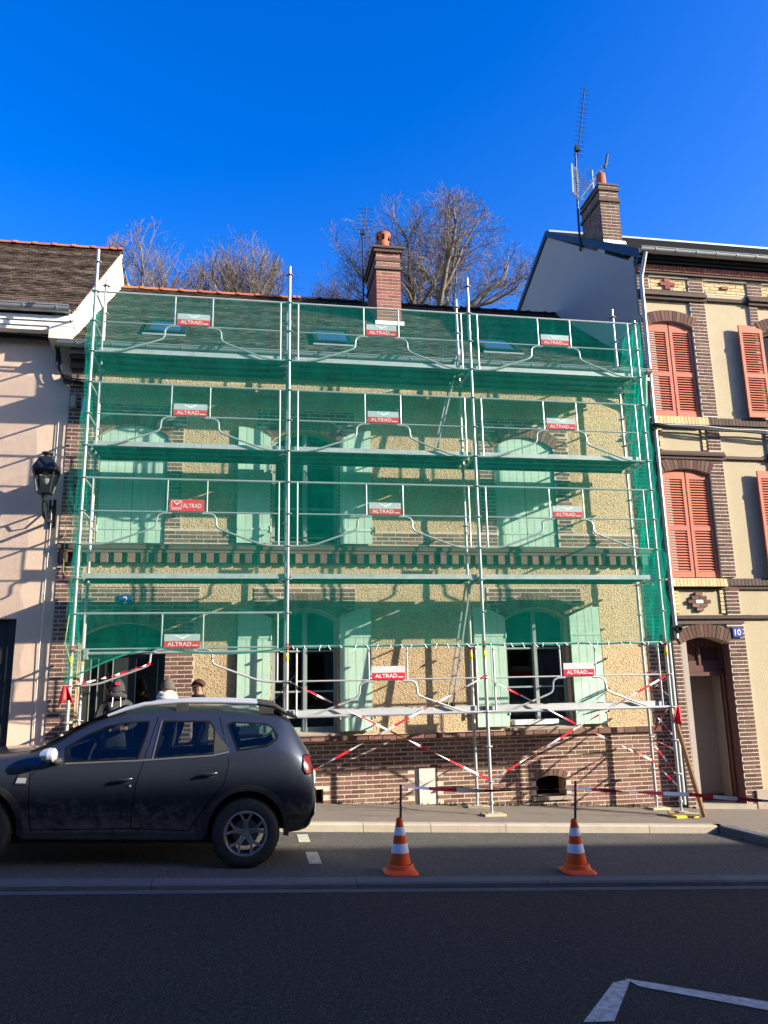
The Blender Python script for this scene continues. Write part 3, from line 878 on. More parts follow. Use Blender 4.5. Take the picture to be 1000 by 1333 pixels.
# chimney stack: brick courses round a mortar core
CX0, CX1, CY0, CY1 = 4.95, 5.46, 3.05, 4.30
ch = MB().box(CX0, CX1, CY0, CY1, 8.9, 10.99).build('chimney', M['mortar_pale'], mh)
def stack_courses(x0, x1, y0, y1, z0, z1, mname, parent, budget):
    me = brick_mesh(mname); n = 0; mb = MB(); c = 0.075; r = 0
    z = z0
    def put(cx, cy, cz, sx, sy):
        nonlocal n
        if n < budget:
            o = piece('brick', me, (cx, cy, cz), parent, (sx, sy, c-0.014)); n += 1
        else: mb.box(cx-sx/2, cx+sx/2, cy-sy/2, cy+sy/2, cz-(c-0.014)/2, cz+(c-0.014)/2)
    while z < z1 - 0.03:
        for face in ('f', 'l', 'r'):
            if face == 'f': a, b = x0, x1
            else: a, b = y0+0.1, y1
            off = 0.116 if r % 2 else 0.0
            p = a
            first = True
            while p < b - 0.03:
                e = min(b, p + (0.232 if not (first and off) else 0.116)); first = False
                l_ = a-0.005 if p == a else p+0.007; h_ = b+0.005 if e == b else e-0.007
                if face == 'f': put((l_+h_)/2, y0+0.045, z+c/2, h_-l_, 0.10)
                elif face == 'l': put(x0+0.045, (p+0.007+h_)/2, z+c/2, 0.10, h_-p-0.007)
                else: mb.box(x1-0.095, x1+0.005, p+0.007, e-0.007, z+0.007, z+c-0.007)
                p = e
        r += 1; z += c
    mb.build('stack_brickwork', M[mname], parent, kind='stuff')
stack_courses(CX0, CX1, CY0, CY1, 9.1, 10.98, 'brick_red', ch, 0)
MB().box(CX0-0.04, CX1+0.04, CY0-0.04, CY1+0.04, 10.50, 10.57).box(CX0-0.02, CX1+0.02, CY0-0.02, CY1+0.02, 10.70, 10.77).box(CX0-0.05, CX1+0.05, CY0-0.05, CY1+0.05, 10.90, 10.975).box(CX0-0.08, CX1+0.08, CY0-0.08, CY1+0.08, 10.977, 11.03).build('chimney_cap', M['brick_dark'], ch)
MB().box(CX0-0.05, CX1+0.05, CY0-0.06, CY0-0.01, 9.15, 9.30).build('flashing', M['white_paint'], ch)
pot = MB()
pc = ((CX0+CX1)/2-0.02, 3.5, 11.03)
pot.lathe([(0.185,0),(0.18,0.07),(0.155,0.18),(0.125,0.28),(0.135,0.30),(0.13,0.32),(0.12,0.34),(0.165,0.55),(0.17,0.575),(0.14,0.575),(0.10,0.36)], pc, 18)
pot.build('chimney_pot', M['terracotta'], ch, smooth=50)
sl_ = MB()
for k in range(6):
    a = k*math.pi/3 + 0.4
    sl_.box(pc[0]+0.13*math.cos(a)-0.025, pc[0]+0.13*math.cos(a)+0.025, pc[1]+0.13*math.sin(a)-0.025, pc[1]+0.13*math.sin(a)+0.025, pc[2]+0.40, pc[2]+0.52)
sl_.build('pot_slot', M['hole'], ch)
MB().lathe([(0.12,0),(0.11,0.3),(0.09,0.3),(0.09,0.1)], (pc[0]-0.05, 4.2, 11.03), 14).build('chimney_pot', M['terracotta'], ch, smooth=50)

# rainwater pipe at the right end
dp = MB().tube([(9.50, EY-0.02, 7.36), (9.50, EY+0.02, 7.25), (9.56, 0.86, 7.0), (9.58, 0.93, 6.8), (9.58, 0.93, zs(9.5)+0.05)], 0.042, 10)
dp.build('downpipe', M['zinc'], mh, smooth=50)

# weeds and crumbs along the foot of the wall
wd = MB(); rnd = random.Random(12)
for k in range(420):
    x = rnd.choice((rnd.uniform(3.6, 9.5), rnd.gauss(6.3, 0.4), rnd.gauss(5.9, 0.25), rnd.gauss(8.3, 0.3)))
    if not 3.5 < x < 9.55: continue
    y = WY - 0.03 - abs(rnd.gauss(0, 0.03)); z = zs(x) - 0.005; h = rnd.uniform(0.015, 0.07); a = rnd.uniform(0, 6.28)
    dx, dy = 0.012*math.cos(a), 0.012*math.sin(a)
    wd.add([(x-dx, y-dy, z), (x+dx, y+dy, z), (x+dy*2.5, min(y-dx*2.5, WY-0.03), z+h)], [(0,1,2)])
wo = wd.build('weeds', M['weed'], None, kind='stuff'); wo['label'] = 'low weeds and moss along the foot of the brick plinth'; wo['category'] = 'weeds'

# ================================================================ left-hand house
LY = 1.05
lh = thing('neighbour_house', 'pale pink rendered house with brown tile roof and white gable, street lantern on its wall', 'house', (-4, 1.05, zs(-4)))
LX0, LX1 = -7.5, -0.535
ldoor = [(-2.25, zs(-1.6)), (-1.06, zs(-1.6)), (-1.06, 3.02), (-2.25, 3.02)]
lwin = [(-4.9, 1.5), (-3.8, 1.5), (-3.8, 3.1), (-4.9, 3.1)]
lwin2 = [(-4.9, 4.6), (-3.8, 4.6), (-3.8, 6.4), (-4.9, 6.4)]
plate([(LX0, -0.1), (LX1, -0.1), (LX1, 7.66), (LX0, 7.66)], [ldoor, lwin, lwin2], LY, LY+0.35).build('wall', M['render_pink'], lh)
MB().box(-1.06, LX1, LY-0.03, LY+0.01, 0.0, zs(-0.8)+0.55).box(LX0, -2.25, LY-0.03, LY+0.01, 0.0, zs(-4)+0.5).build('plinth', M['render_white'], lh)
for k, w in enumerate((lwin, lwin2)):
    x0, x1, z0, z1 = w[0][0], w[1][0], w[0][1], w[2][1]
    casement(x0, x1, z0, z1-0.02, z1, LY+0.12, lh, bars=1)
ld = MB().box(-2.25, -1.06, LY+0.10, LY+0.15, zs(-1.6), 3.02)
ld = ld.build('door', M['door_dark'], lh)
fr = MB()
for z0, z1 in ((0.75, 1.25), (1.4, 2.2), (2.35, 2.75)):
    fr.box(-1.60, -1.14, LY+0.085, LY+0.10, z0, z1).box(-2.17, -1.71, LY+0.085, LY+0.10, z0, z1)
fr.build('panel', M['door_dark'], ld)
MB().box(-1.18, -1.06, LY+0.05, LY+0.098, zs(-1.6), 3.02).build('frame', M['door_dark'], ld)
MB().box(-1.62, -1.58, LY+0.03, LY+0.085, 1.28, 1.32).build('handle', M['steel'], ld)
MB().box(-2.3, -1.0, LY-0.15, LY+0.1, 0.1, zs(-1.6)+0.12).build('doorstep', M['stone'], lh)
# boxed eaves, white mouldings
MB().box(LX0, LX1, LY-0.33, LY+0.2, 7.64, 7.705).box(LX0, LX1, LY-0.355, LY+0.2, 7.708, 7.785).box(LX0, LX1, LY-0.38, LY+0.2, 7.788, 7.88).build('cornice', M['white_paint'], lh)
LRY, LRZ, LEY, LEZ = 4.55, 11.36, 0.66, 7.92
lm = (LRZ-LEZ)/(LRY-LEY)
lr = MB().prism_x([(LEY+0.03, LEZ-0.03), (LRY, LRZ-0.03), (LRY+4.5, LRZ-0.03-4.5*lm), (LRY+4.5, LRZ-0.15-4.5*lm), (LRY, LRZ-0.15), (LEY+0.2, LEZ-0.05)], LX0, LX1+0.02).build('roof', M['tile_brown'], lh)
tiles_on_slope(-6.0, LX1+0.05, LEY, LEZ, LRY, LRZ, 'tile_brown', lr, seed=9)
ridge_tiles(LX0, LX1+0.05, LRY, LRZ-0.01, 'terracotta', lr, step=0.40, r=0.11)
gutter_run(LX0, LX1+0.02, LEY-0.06, LEZ+0.075, 0.09, 'zinc', lh, brackets=0.5)
# white rendered gable standing above the lower roof next door
gp = [(0.70, 7.50), (1.1, 7.40), (8.9, 7.40), (LRY+4.3, LRZ-0.16-4.3*lm), (LRY, LRZ-0.13), (0.70, 7.83)]
MB().prism_x(gp, LX1-0.3, LX1+0.03).build('gable_wall', M['render_white'], lh)
MB().prism_x([(0.70, 7.79), (LRY, LRZ-0.125), (LRY, LRZ-0.06), (0.70, 7.90)], LX1-0.28, LX1+0.06).build('verge', M['render_white'], lh)
# thin white tube painting in the wall's sunlit edge, cables, clips
MB().tube([(-0.66, LY-0.03, 6.2), (-0.665, LY-0.03, 4.4), (-0.69, LY-0.03, 2.6), (-0.68, LY-0.02, 0.95)], 0.006, 6).build('sunlit_edge', M['white_paint'], lh)
cab = [(-7.0,7.58),(-3.0,7.60),(-1.66,7.604),(-1.0,7.61),(-0.84,7.58),(-0.75,7.50),(-0.72,7.30),(-0.70,7.10),(-0.62,6.94),(-0.47,6.87),(-0.2,6.83)]
c = thing('cable_bundle', 'thick black cable bundle looping down under the eaves of the pink house', 'cable', (-1.0, 0.95, 7.4))
for k, (dx, dz, r) in enumerate(((0,0,0.026), (0.03,-0.04,0.016), (-0.03,0.035,0.013))):
    MB().tube([(x+dx+0.01*math.sin(i*2+k), LY-0.10-0.03*k, z+dz+0.008*math.cos(i*3+k)) for i, (x, z) in enumerate(cab)], r, 7).build('strand', M['cable'], c, smooth=True)
MB().box(-0.62, -0.50, LY-0.12, LY-0.01, 6.86, 6.98).build('junction_box', M['dark_metal'], c)
tag(MB().box(-0.48, -0.40, LY-0.15, LY-0.023, 6.42, 6.62).build('meter_box', M['stone'], None), 'small ochre box on the dark brick corner under the cable bundle', 'box')
tag(MB().box(-0.30, -0.16, LY-0.16, LY-0.023, 6.30, 6.56).box(-0.27, -0.19, LY-0.18, LY-0.16, 6.34, 6.52).build('meter_box', M['zinc'], None), 'small grey box on the dark brick corner next to the scaffold pole', 'box')

# street lantern on its wall bracket
sx, sy, sz = -0.66, 0.52, 5.24
lan = thing('street_lantern', 'black four-sided street lantern on a scrolled bracket, corner of the pink house', 'street lamp', (sx, sy, sz-0.4))
def sq(h, z): return [(sx-h, sy-h, z), (sx+h, sy-h, z), (sx+h, sy+h, z), (sx-h, sy+h, z)]
SQF = [(0,1,5,4),(1,2,6,5),(2,3,7,6),(3,0,4,7)]
MB().add(sq(0.170, sz)+sq(0.108, sz+0.15), SQF+[(3,2,1,0),(4,5,6,7)]).add(sq(0.104, sz+0.152)+sq(0.085, sz+0.19), SQF+[(4,5,6,7)]).lathe([(0.06,0.19),(0.05,0.24),(0.085,0.25),(0.085,0.275),(0.0,0.30)], (sx,sy,sz), 14).build('roof', M['dark_metal'], lan)
cage = MB()
for k in range(4):
    a = sq(0.160, sz)[k]; b = sq(0.09, sz-0.36)[k]
    cage.bar(a, b, 0.022, 0.022)
for h, z in ((0.160, sz-0.012), (0.09, sz-0.36)):
    q = sq(h, z)
    for k in range(4): cage.bar(q[k], q[(k+1) % 4], 0.024, 0.024)
cage.build('cage', M['dark_metal'], lan)
for k in range(4):
    a = sq(0.152, sz-0.015); b = sq(0.085, sz-0.355)
    MB().add([b[k], b[(k+1) % 4], a[(k+1) % 4], a[k]], [(0,1,2,3)]).build('pane', M['lantern_glass'], lan)
MB().lathe([(0.0,-0.02),(0.05,-0.05),(0.055,-0.16),(0.035,-0.22),(0.0,-0.23)], (sx,sy,sz), 12).build('lamp_unit', M['sign_white'], lan, smooth=True)
br = MB().lathe([(0.10,-0.36),(0.06,-0.39),(0.03,-0.45),(0.022,-0.5)], (sx,sy,sz), 12)
br.tube([(sx, sy, sz-0.42), (sx, sy, sz-0.62), (sx, sy+0.06, sz-0.71), (sx, sy+0.2, sz-0.74), (sx, LY, sz-0.70)], [0.03,0.028,0.026,0.024,0.024], 8)
br.tube([(sx, sy+0.02, sz-0.50), (sx, sy+0.12, sz-0.46), (sx, sy+0.22, sz-0.52), (sx, sy+0.25, sz-0.62), (sx, sy+0.35, sz-0.66), (sx, LY, sz-0.42)], 0.014, 6)
br.box(sx-0.05, sx+0.05, LY-0.03, LY-0.001, sz-0.80, sz-0.35)
br.build('bracket', M['dark_metal'], lan, smooth=40)

# ================================================================ right-hand house
RYF = 0.95
rh = thing('shuttered_house', 'cream and brown brick house with salmon louvred shutters and open doorway numbered 10', 'house', (12, 0.95, zs(12)))
RX0, RX1 = 9.66, 17.0
DO = (9.80, 10.72, -0.3, 2.50, 2.62)
W2 = (9.75, 10.71, 6.67, 8.46, 8.58); W1 = (9.77, 10.73, 3.66, 5.56, 5.66)
W2b = (12.16, 13.1, 6.67, 8.46, 8.58); W1b = (12.16, 13.1, 3.66, 5.56, 5.66)
G1b = (12.3, 13.4, 1.2, 2.55, 2.68)
plate([(RX0, -0.6), (RX1, -0.6), (RX1, 9.98), (RX0, 9.98)], [arch_poly(*w) for w in (DO, W2, W1, W2b, W1b, G1b)], RYF, RYF+0.35).build('wall', M['render_yellow'], rh)
PR = 0.035       # how far the brick pilasters stand out
bd = MB(); rb = []
def rfield(x0, x1, z0, z1, mname='brick_brown', out=0.0):
    bd.box(x0, x1, RYF-PR-out, RYF+0.02, z0, z1)
    return [(b, out) for b in brick_rows(x0, x1, z0, z1, phase=1)]
fields = []
for x0, x1, z0, z1 in ((RX0, 9.80, -0.5, 2.842), (10.72, 11.05, -0.5, 2.842), (RX0, 9.77, 3.0, 3.5), (10.76, 11.02, 3.0, 3.5),
                       (RX0, 9.765, 3.68, 5.838), (10.735, 11.02, 3.68, 5.838), (RX0, 9.765, 6.0, 6.5), (10.76, 11.02, 6.0, 6.5), (RX0, 9.745, 6.68, 9.018), (10.715, 11.03, 6.68, 9.018),
                       (RX0, 9.90, 9.22, 9.54), (10.72, 11.03, 9.22, 9.54),
                       (11.98, 12.15, 3.68, 5.838), (11.98, 12.15, 6.68, 9.018), (11.98, 12.30, 9.22, 9.54), (13.12, 13.4, 3.68, 5.6), (13.12, 13.4, 6.68, 8.5), (11.98, 12.24, 6.0, 6.5), (11.98, 12.24, 3.0, 3.5), (13.1, 13.4, 9.22, 9.54)):
    fields += rfield(x0, x1, z0, z1)
# arches: mortar segments and voussoirs
for w in (DO, W2, W1, W2b, W1b):
    x0, x1, z0, zsp, zt = w
    cxr, czr, r, a0 = arch_ring(x0, x1, zsp, zt)
    n = 10
    arc = [(cxr + r*math.cos(a0+(math.pi-2*a0)*i/n), czr + r*math.sin(a0+(math.pi-2*a0)*i/n)) for i in range(n+1)]
    arc2 = [(cxr + (r+0.235)*math.cos(a0+(math.pi-2*a0)*i/n), czr + (r+0.235)*math.sin(a0+(math.pi-2*a0)*i/n)) for i in range(n+1)]
    q = plate(arc[::-1] + [(arc2[0][0]-0.001, arc2[0][1])] + arc2[1:-1] + [(arc2[-1][0]+0.001, arc2[-1][1])], [], RYF-0.02, RYF+0.02)
    bd.add(q.v, q.f)
    voussoirs(x0, x1, zsp, zt, RYF-PR-0.016, 0.07, 'brick_brown', rh, size=0.225)
bd.build('mortar_bed', M['mortar_pale'], rh)
allb = sorted([f[0] for f in fields], key=lambda b: (b[0] > 11.3, b[1] > 3.0, b[1] > 9))
lay_bricks(allb, RYF-PR-0.005, 0.05, 'brick_brown', rh, 180)
# horizontal mouldings
def mould(*b): MB().box(*b).build('moulding', M['brick_dark'], rh)
for lo in (((9.02, 9.09, 0.07), (9.092, 9.15, 0.11), (9.152, 9.215, 0.075)), ((5.84, 5.90, 0.07), (5.902, 5.945, 0.10), (5.947, 5.995, 0.07))):
    for z0, z1, out in lo:
        mould(RX0, 11.05, RYF-out, RYF, z0, z1); mould(11.96, RX1, RYF-out, RYF, z0, z1)
    mould(11.052, 11.958, RYF-0.05, RYF, lo[0][1]-0.03, lo[1][1]-0.02)
mould(RX0, 11.05, RYF-0.055, RYF, 2.845, 2.90); mould(RX0, 11.2, RYF-0.08, RYF, 2.935, 2.997); mould(11.202, RX1, RYF-0.05, RYF, 2.935, 2.995)
# sill courses of yellow bricks on edge, dark bricks between
for z0, z1 in ((6.50, 6.67), (3.50, 3.655)):
    x = 9.73
    while x < 10.74:
        MB().prism_x([(RYF-0.11, z0), (RYF+0.05, z0), (RYF+0.05, z1), (RYF-0.09, z1-0.02)], x+0.004, x+0.066).build('sill_brick', M['brick_yellow'], rh)
        x += 0.0705
    x = 10.80
    while x < RX1-0.1:
        if not (12.1 < x < 13.15):
            MB().prism_x([(RYF-0.06, z0+0.02), (RYF+0.01, z0+0.02), (RYF+0.01, z1), (RYF-0.05, z1-0.01)], x+0.004, x+0.066).build('sill_brick', M['brick_dark'], rh)
        x += 0.0705
    MB().box(RX0, RX1, RYF-0.04, RYF+0.0, z0-0.045, z0-0.003).build('drip_course', M['brick_dark'], rh)
MB().box(12.12, 13.14, RYF-0.1, RYF+0.1, 6.58, 6.668).box(12.12, 13.14, RYF-0.1, RYF+0.1, 3.57, 3.655).box(12.26, 13.44, RYF-0.1, RYF+0.1, 1.1, 1.2).build('sill', M['stone'], rh)
# yellow brick frieze with crosses
yb = []
fz = MB()
for x0, x1 in ((9.90, 10.72), (11.03, 11.98), (12.30, 13.1), (13.4, RX1)):
    fz.box(x0, x1, RYF-0.005, RYF+0.01, 9.22, 9.54)
    yb += brick_rows(x0, x1, 9.22, 9.49)
    fz.box(x0, x1, RYF-0.05, RYF+0.0, 9.495, 9.54)
fz.build('frieze_bed', M['mortar_pale'], rh)
lay_bricks(yb, RYF-0.014, 0.03, 'brick_yellow', rh, 0, 'frieze_brickwork')
for dx, dz, w, h in ((0, 0, 0.30, 0.07), (0, 0.075, 0.12, 0.07), (0, -0.075, 0.12, 0.07)):
    MB().box(10.29+dx-w/2, 10.29+dx+w/2, RYF-0.04, RYF-0.015, 9.37+dz-h/2, 9.37+dz+h/2).build('cross_brick', M['brick_red'], rh)
MB().box(11.43, 11.58, RYF-0.04, RYF-0.015, 9.34, 9.40).build('cross_brick', M['brick_red'], rh)
# panels between storeys: yellow brick borders, diamond over the door
for z0, z1 in ((3.03, 3.44), (6.03, 6.44)):
    k = 0
    z = z0
    while z < z1 - 0.03:
        for x0 in (9.775, 10.66):
            MB().box(x0, x0+0.095, RYF-0.022, RYF+0.01, z+0.005, z+0.065).build('border_brick', M['brick_yellow'], rh)
        z += 0.07
for r_, hw in ((-2, 1), (-1, 2), (0, 3), (1, 2), (2, 1)):
    n = {1: 1, 2: 2, 3: 3}[hw]
    for k in range(n):
        x = 10.245 + (k - (n-1)/2)*0.145
        MB().box(x-0.068, x+0.068, RYF-0.045, RYF+0.0, 3.24+r_*0.067-0.03, 3.24+r_*0.067+0.03).build('diamond_brick', M['render_white' if (r_ == 0 and k == 1) else 'brick'], rh)
# salmon louvred shutters, every slat a piece
slat_me = MB().obox((0,0,0), (0.5,0,0), (0,0.017,0.021), (0,-0.0028,0.0022)).mesh('slat', M['salmon_paint'])
def louvre(name, x0, x1, z0, z1, y, parent, arc=None, rot=None):
    st = 0.06; mid = z0 + (z1-z0)*0.47
    top = arc or (lambda x: z1)
    zr1 = min(top(x0), top(x1)) - 0.075
    leaf = plate([(x0, z0), (x1, z0)] + [(x1-(x1-x0)*k/6, top(x1-(x1-x0)*k/6)) for k in range(7)],
                 [[(x0+st, z0+0.10), (x1-st, z0+0.10), (x1-st, mid-0.04), (x0+st, mid-0.04)],
                  [(x0+st, mid+0.04), (x1-st, mid+0.04), (x1-st, zr1), (x0+st, zr1)]], y, y+0.035).build(name, M['salmon_paint'], parent)
    for a, b in ((z0+0.10, mid-0.04), (mid+0.04, zr1)):
        n = max(4, int(round((b-a)/0.0495)))
        for i in range(n):
            piece('slat', slat_me, ((x0+x1)/2, y+0.018, a + (b-a)*(i+0.5)/n), leaf, (x1-x0-2*st+0.006, 1, 1.0))
    for zz in (z0+0.2, z1-0.3):
        MB().box(x0-0.01, x0+0.02, y-0.008, y-0.001, zz-0.04, zz+0.04).build('hinge', M['salmon_paint'], leaf)
    return leaf
for x0, x1, z0, zsp, zt in (W2, W1):
    ax, az, r, a0 = arch_ring(x0, x1, zsp, zt)
    arc = lambda x, ax=ax, az=az, r=r: az + math.sqrt(max(0, (r-0.012)**2 - (x-ax)**2))
    cx = (x0+x1)/2
    louvre('louvred_shutter', x0+0.01, cx-0.012, z0+0.015, zsp, RYF+0.01, rh, arc)
    louvre('louvred_shutter', cx+0.012, x1-0.01, z0+0.015, zsp, RYF+0.01, rh, arc)
for x0, x1, z0, zsp, zt in (W2b, W1b):
    w = (x1-x0)/2
    zl = lambda x, x0=x0, zt=zt, zsp=zsp, w=w: zsp + (zt-zsp)*max(0, 1-((x-(x0-w))/w)**2)*0.8
    louvre('louvred_shutter', x0-w-0.06, x0-0.04, z0+0.015, zsp, RYF-0.12, rh, zl)
    louvre('louvred_shutter', x1+0.04, x1+w+0.06, z0+0.015, zsp, RYF-0.12, rh, zl and (lambda x: zsp))
    casement(x0, x1, z0, zsp, zt, RYF+0.15, rh, bars=1, fm='white_paint')
for x0, x1, z0, zsp, zt in (W2, W1):
    MB().box(x0-0.1, x1+0.1, RYF+0.36, RYF+0.40, z0-0.2, zt+0.2).build('room', M['interior'], rh)
casement(G1b[0], G1b[1], G1b[2], G1b[3], G1b[4], RYF+0.15, rh, bars=1, fm='white_paint')
# doorway: brown transom with vents, open passage behind
tr = MB()
tr.box(9.80, 10.72, RYF+0.16, RYF+0.22, 2.03, 2.14).box(9.80, 10.72, RYF+0.12, RYF+0.22, 1.96, 2.026)
tr.box(9.80, 9.86, RYF+0.17, RYF+0.24, 2.14, 2.62).box(10.66, 10.72, RYF+0.17, RYF+0.24, 2.14, 2.62).box(10.235, 10.285, RYF+0.17, RYF+0.24, 2.14, 2.62)
tr.box(9.86, 10.66, RYF+0.19, RYF+0.23, 2.14, 2.22).box(9.86, 10.66, RYF+0.19, RYF+0.23, 2.46, 2.62)
dr = tr.build('door_frame', M['door_brown'], rh)
for a, b in ((9.87, 10.23), (10.29, 10.65)):
    g = MB().box(a, b, RYF+0.225, RYF+0.235, 2.22, 2.46)
    x = a + 0.02
    while x < b:
        g.box(x, x+0.012, RYF+0.20, RYF+0.224, 2.22, 2.46); x += 0.03
    g.build('vent_grille', M['door_brown'], dr)
MB().box(9.80, 9.85, RYF+0.16, RYF+0.24, -0.25, 1.955).box(10.67, 10.72, RYF+0.16, RYF+0.24, -0.25, 1.955).build('jamb', M['door_brown'], dr)
MB().box(9.80, 9.814, RYF-0.03, RYF+0.155, -0.5, 2.5).build('reveal', M['brick_brown'], rh)
MB().box(10.706, 10.72, RYF-0.03, RYF+0.155, -0.5, 2.5).build('reveal', M['brick_brown'], rh)
ps = MB()
z0 = zs(10.2)
ps.add([(9.8,RYF+0.3,z0+0.03),(10.72,RYF+0.3,z0+0.03),(10.72,5.0,z0+0.03),(9.8,5.0,z0+0.03),(9.8,RYF+0.3,2.6),(10.72,RYF+0.3,2.6),(10.72,5.0,2.6),(9.8,5.0,2.6)],
       [(0,1,2,3),(7,6,5,4),(1,5,6,2),(3,7,4,0)])
ps.build('passage', M['interior_pale'], rh)
MB().box(9.8, 10.72, RYF+0.70, RYF+0.72, z0+0.03, 2.6).build('passage_shade', M['door_dark'], rh)  # dark sheet added close behind the leaf in place of the passage's shade
lf = MB().box(9.90, 10.72, RYF+0.62, RYF+0.66, z0+0.04, 1.95)
lf = lf.build('door_leaf', M['interior_pale'], rh)
MB().box(9.8, 10.72, RYF+0.6, RYF+0.61, z0+0.03, z0+0.14).build('kick_board', M['door_brown'], rh)
MB().box(9.75, 10.85, RYF-0.10, RYF+0.30, -0.5, z0+0.05).build('doorstep', M['concrete'], rh)
MB().box(11.05, RX1, RYF-0.03, RYF, -0.6, zs(11)+0.22).box(10.9, 11.25, RYF-0.07, RYF-0.031, -0.6, zs(11)+0.30).build('plinth', M['stone'], rh)
# number plate
t = text_geo('10', 0.105); pm = MB().box(10.80, 10.985, RYF-PR-0.035, RYF-PR-0.015, 2.61, 2.785)
pm.mi = 1; tw = max(v[0] for v in t[0]); pm.add([(x+10.892-tw/2, RYF-PR-0.037, z+2.645) for x, y, z in t[0]], t[1])
pm.build('number_plate', [M['sign_blue'], M['sign_white']], rh)
# gable end, cornice, roof, gutter
RRY, RRZ = 4.95, 12.95
gp = [(RYF+0.02, -0.3), (9.5, -0.3), (9.5, 10.9), (7.1, 11.95), (RRY, RRZ-0.12), (RYF+0.02, 9.82)]
MB().prism_x(gp, RX0-0.006, RX0+0.28).build('gable_wall', M['render_grey'], rh)
MB().prism_x([(0.66, 9.72), (RRY, RRZ-0.12), (7.1, 11.95), (9.5, 10.90), (9.5, 11.05), (7.1, 12.12), (RRY, RRZ+0.05), (0.66, 9.93)], RX0-0.05, RX0-0.008).build('verge', M['dark_metal'], rh)
rr = MB().prism_x([(0.66, 9.87), (RRY, RRZ+0.02), (9.6, 11.0), (9.6, 10.9), (RRY, RRZ-0.09), (0.86, 9.87)], RX0-0.0, RX1).build('roof', M['slate'], rh)
MB().prism_x([(RRY-0.16, RRZ-0.06), (RRY, RRZ+0.05), (RRY+0.2, RRZ-0.03), (RRY+0.2, RRZ+0.02), (RRY, RRZ+0.09), (RRY-0.16, RRZ-0.01)], RX0-0.02, RX1).build('ridge_cap', M['zinc'], rh)
x = RX0+0.3; mrs = (RRZ-9.87)/(RRY-0.66)
for k in range(22):                       # standing slate courses seen edge-on
    y0 = 0.72 + k*0.19; z0_ = 9.89 + (y0-0.66)*mrs
    MB().prism_x([(y0, z0_-0.02), (y0+0.22, z0_-0.02+0.22*mrs), (y0+0.22, z0_+0.22*mrs), (y0, z0_+0.025)], RX0+0.004, RX1-0.01).build('slate_course', M['slate'], rr)
co = MB()
co.box(RX0-0.0, RX1, RYF-0.09, RYF+0.3, 9.712, 9.735)
co.box(RX0-0.0, RX1, RYF-0.16, RYF+0.3, 9.737, 9.785).box(RX0-0.0, RX1, RYF-0.24, RYF+0.3, 9.787, 9.84)
co.build('cornice', M['dark_metal'], rh)
x = RX0+0.002
rbm = MB().box(-0.033, 0.033, -0.06, 0.06, -0.058, 0.058).mesh('cornice_brick', M['brick_red'])
while x < 14.0:
    piece('cornice_brick', rbm, (x+0.036, RYF-0.06, 9.652), rh); x += 0.0725
MB().box(RX0, RX1, RYF-0.10, RYF+0.0, 9.545, 9.592).build('cornice_shadow', M['brick_dark'], rh)  # dark strip painted in as the shadow below the red cornice bricks
gutter_run(RX0-0.05, RX1, 0.62, 9.90, 0.085, 'zinc', rh, brackets=0.42)
MB().tube([(9.72, 0.62, 9.83), (9.70, 0.68, 9.65), (9.70, 0.83, 9.4), (9.70, 0.87, 7.0), (9.70, 0.87, 3.2), (9.71, 0.87, 2.6)], 0.04, 10).build('downpipe', M['zinc'], rh, smooth=50)
# chimney
KX0, KX1, KY0, KY1 = 9.68, 10.10, 2.12, 3.02
kc = MB().box(KX0, KX1, KY0, KY1, 10.3, 12.34).build('chimney', M['mortar_pale'], rh)
stack_courses(KX0, KX1, KY0, KY1, 10.95, 12.33, 'brick_brown', kc, 105)
MB().box(KX0-0.035, KX1+0.035, KY0-0.035, KY1+0.035, 11.93, 12.0).box(KX0-0.03, KX1+0.03, KY0-0.03, KY1+0.03, 12.2, 12.27).box(KX0-0.02, KX1+0.02, KY0-0.02, KY1+0.02, 12.33, 12.37).build('chimney_cap', M['brick_dark'], kc)
MB().prism_x([(KY0-0.10, 10.84), (KY0-0.012, 10.86), (KY0-0.012, 11.0), (KY0-0.03, 11.0)], KX0-0.02, KX1+0.06).build('flashing', M['white_paint'], kc)
MB().lathe([(0.12,0),(0.11,0.02),(0.095,0.33),(0.082,0.33),(0.075,0.05)], ((KX0+KX1)/2-0.06, 2.28, 12.37), 14).build('chimney_pot', M['terracotta'], kc, smooth=50)
# wall cables at first floor
for k, (zz, r) in enumerate(((6.49, 0.016), (6.455, 0.013), (6.43, 0.02))):
    cb = MB().tube([(9.6+0.35*i, RYF-0.13-0.015*k, zz - 0.012*math.sin(i*1.7+k) - 0.012*i) for i in range(21)], r, 6)
    tag(cb.build('wall_cable', M['cable'] if k else M['zinc'], None, smooth=True), ['grey cable running level along the right-hand house below the upper sill', 'thin black cable under the grey one below the upper sill', 'thick black cable lowest of three below the upper sill'][k], 'cable')
tag(MB().tube([(9.62,RYF-0.1,6.46),(9.60,RYF-0.1,6.40),(9.72,RYF-0.1,6.32),(9.75,RYF-0.1,6.1),(9.70,RYF-0.09,5.9),(9.63,RYF-0.08,5.5)], 0.014, 6).build('loop_cable', M['cable'], None, smooth=True), 'black cable hanging in a small loop beside the right-hand downpipe', 'cable')
wl_ = thing('wall_light', 'small round black wall lamp on the brickwork left of doorway arch', 'wall lamp', (9.76, 0.85, 2.72))
MB().lathe([(0.0,-0.14),(0.05,-0.14),(0.07,-0.10),(0.07,-0.03),(0.05,0)], (9.735, RYF-PR-0.01, 2.76), 14, axis='y').build('housing', M['dark_metal'], wl_, smooth=40)
MB().lathe([(0.0,-0.146),(0.04,-0.142)], (9.735, RYF-PR-0.01, 2.76), 12, axis='y').build('lens', M['lantern_glass'], wl_)

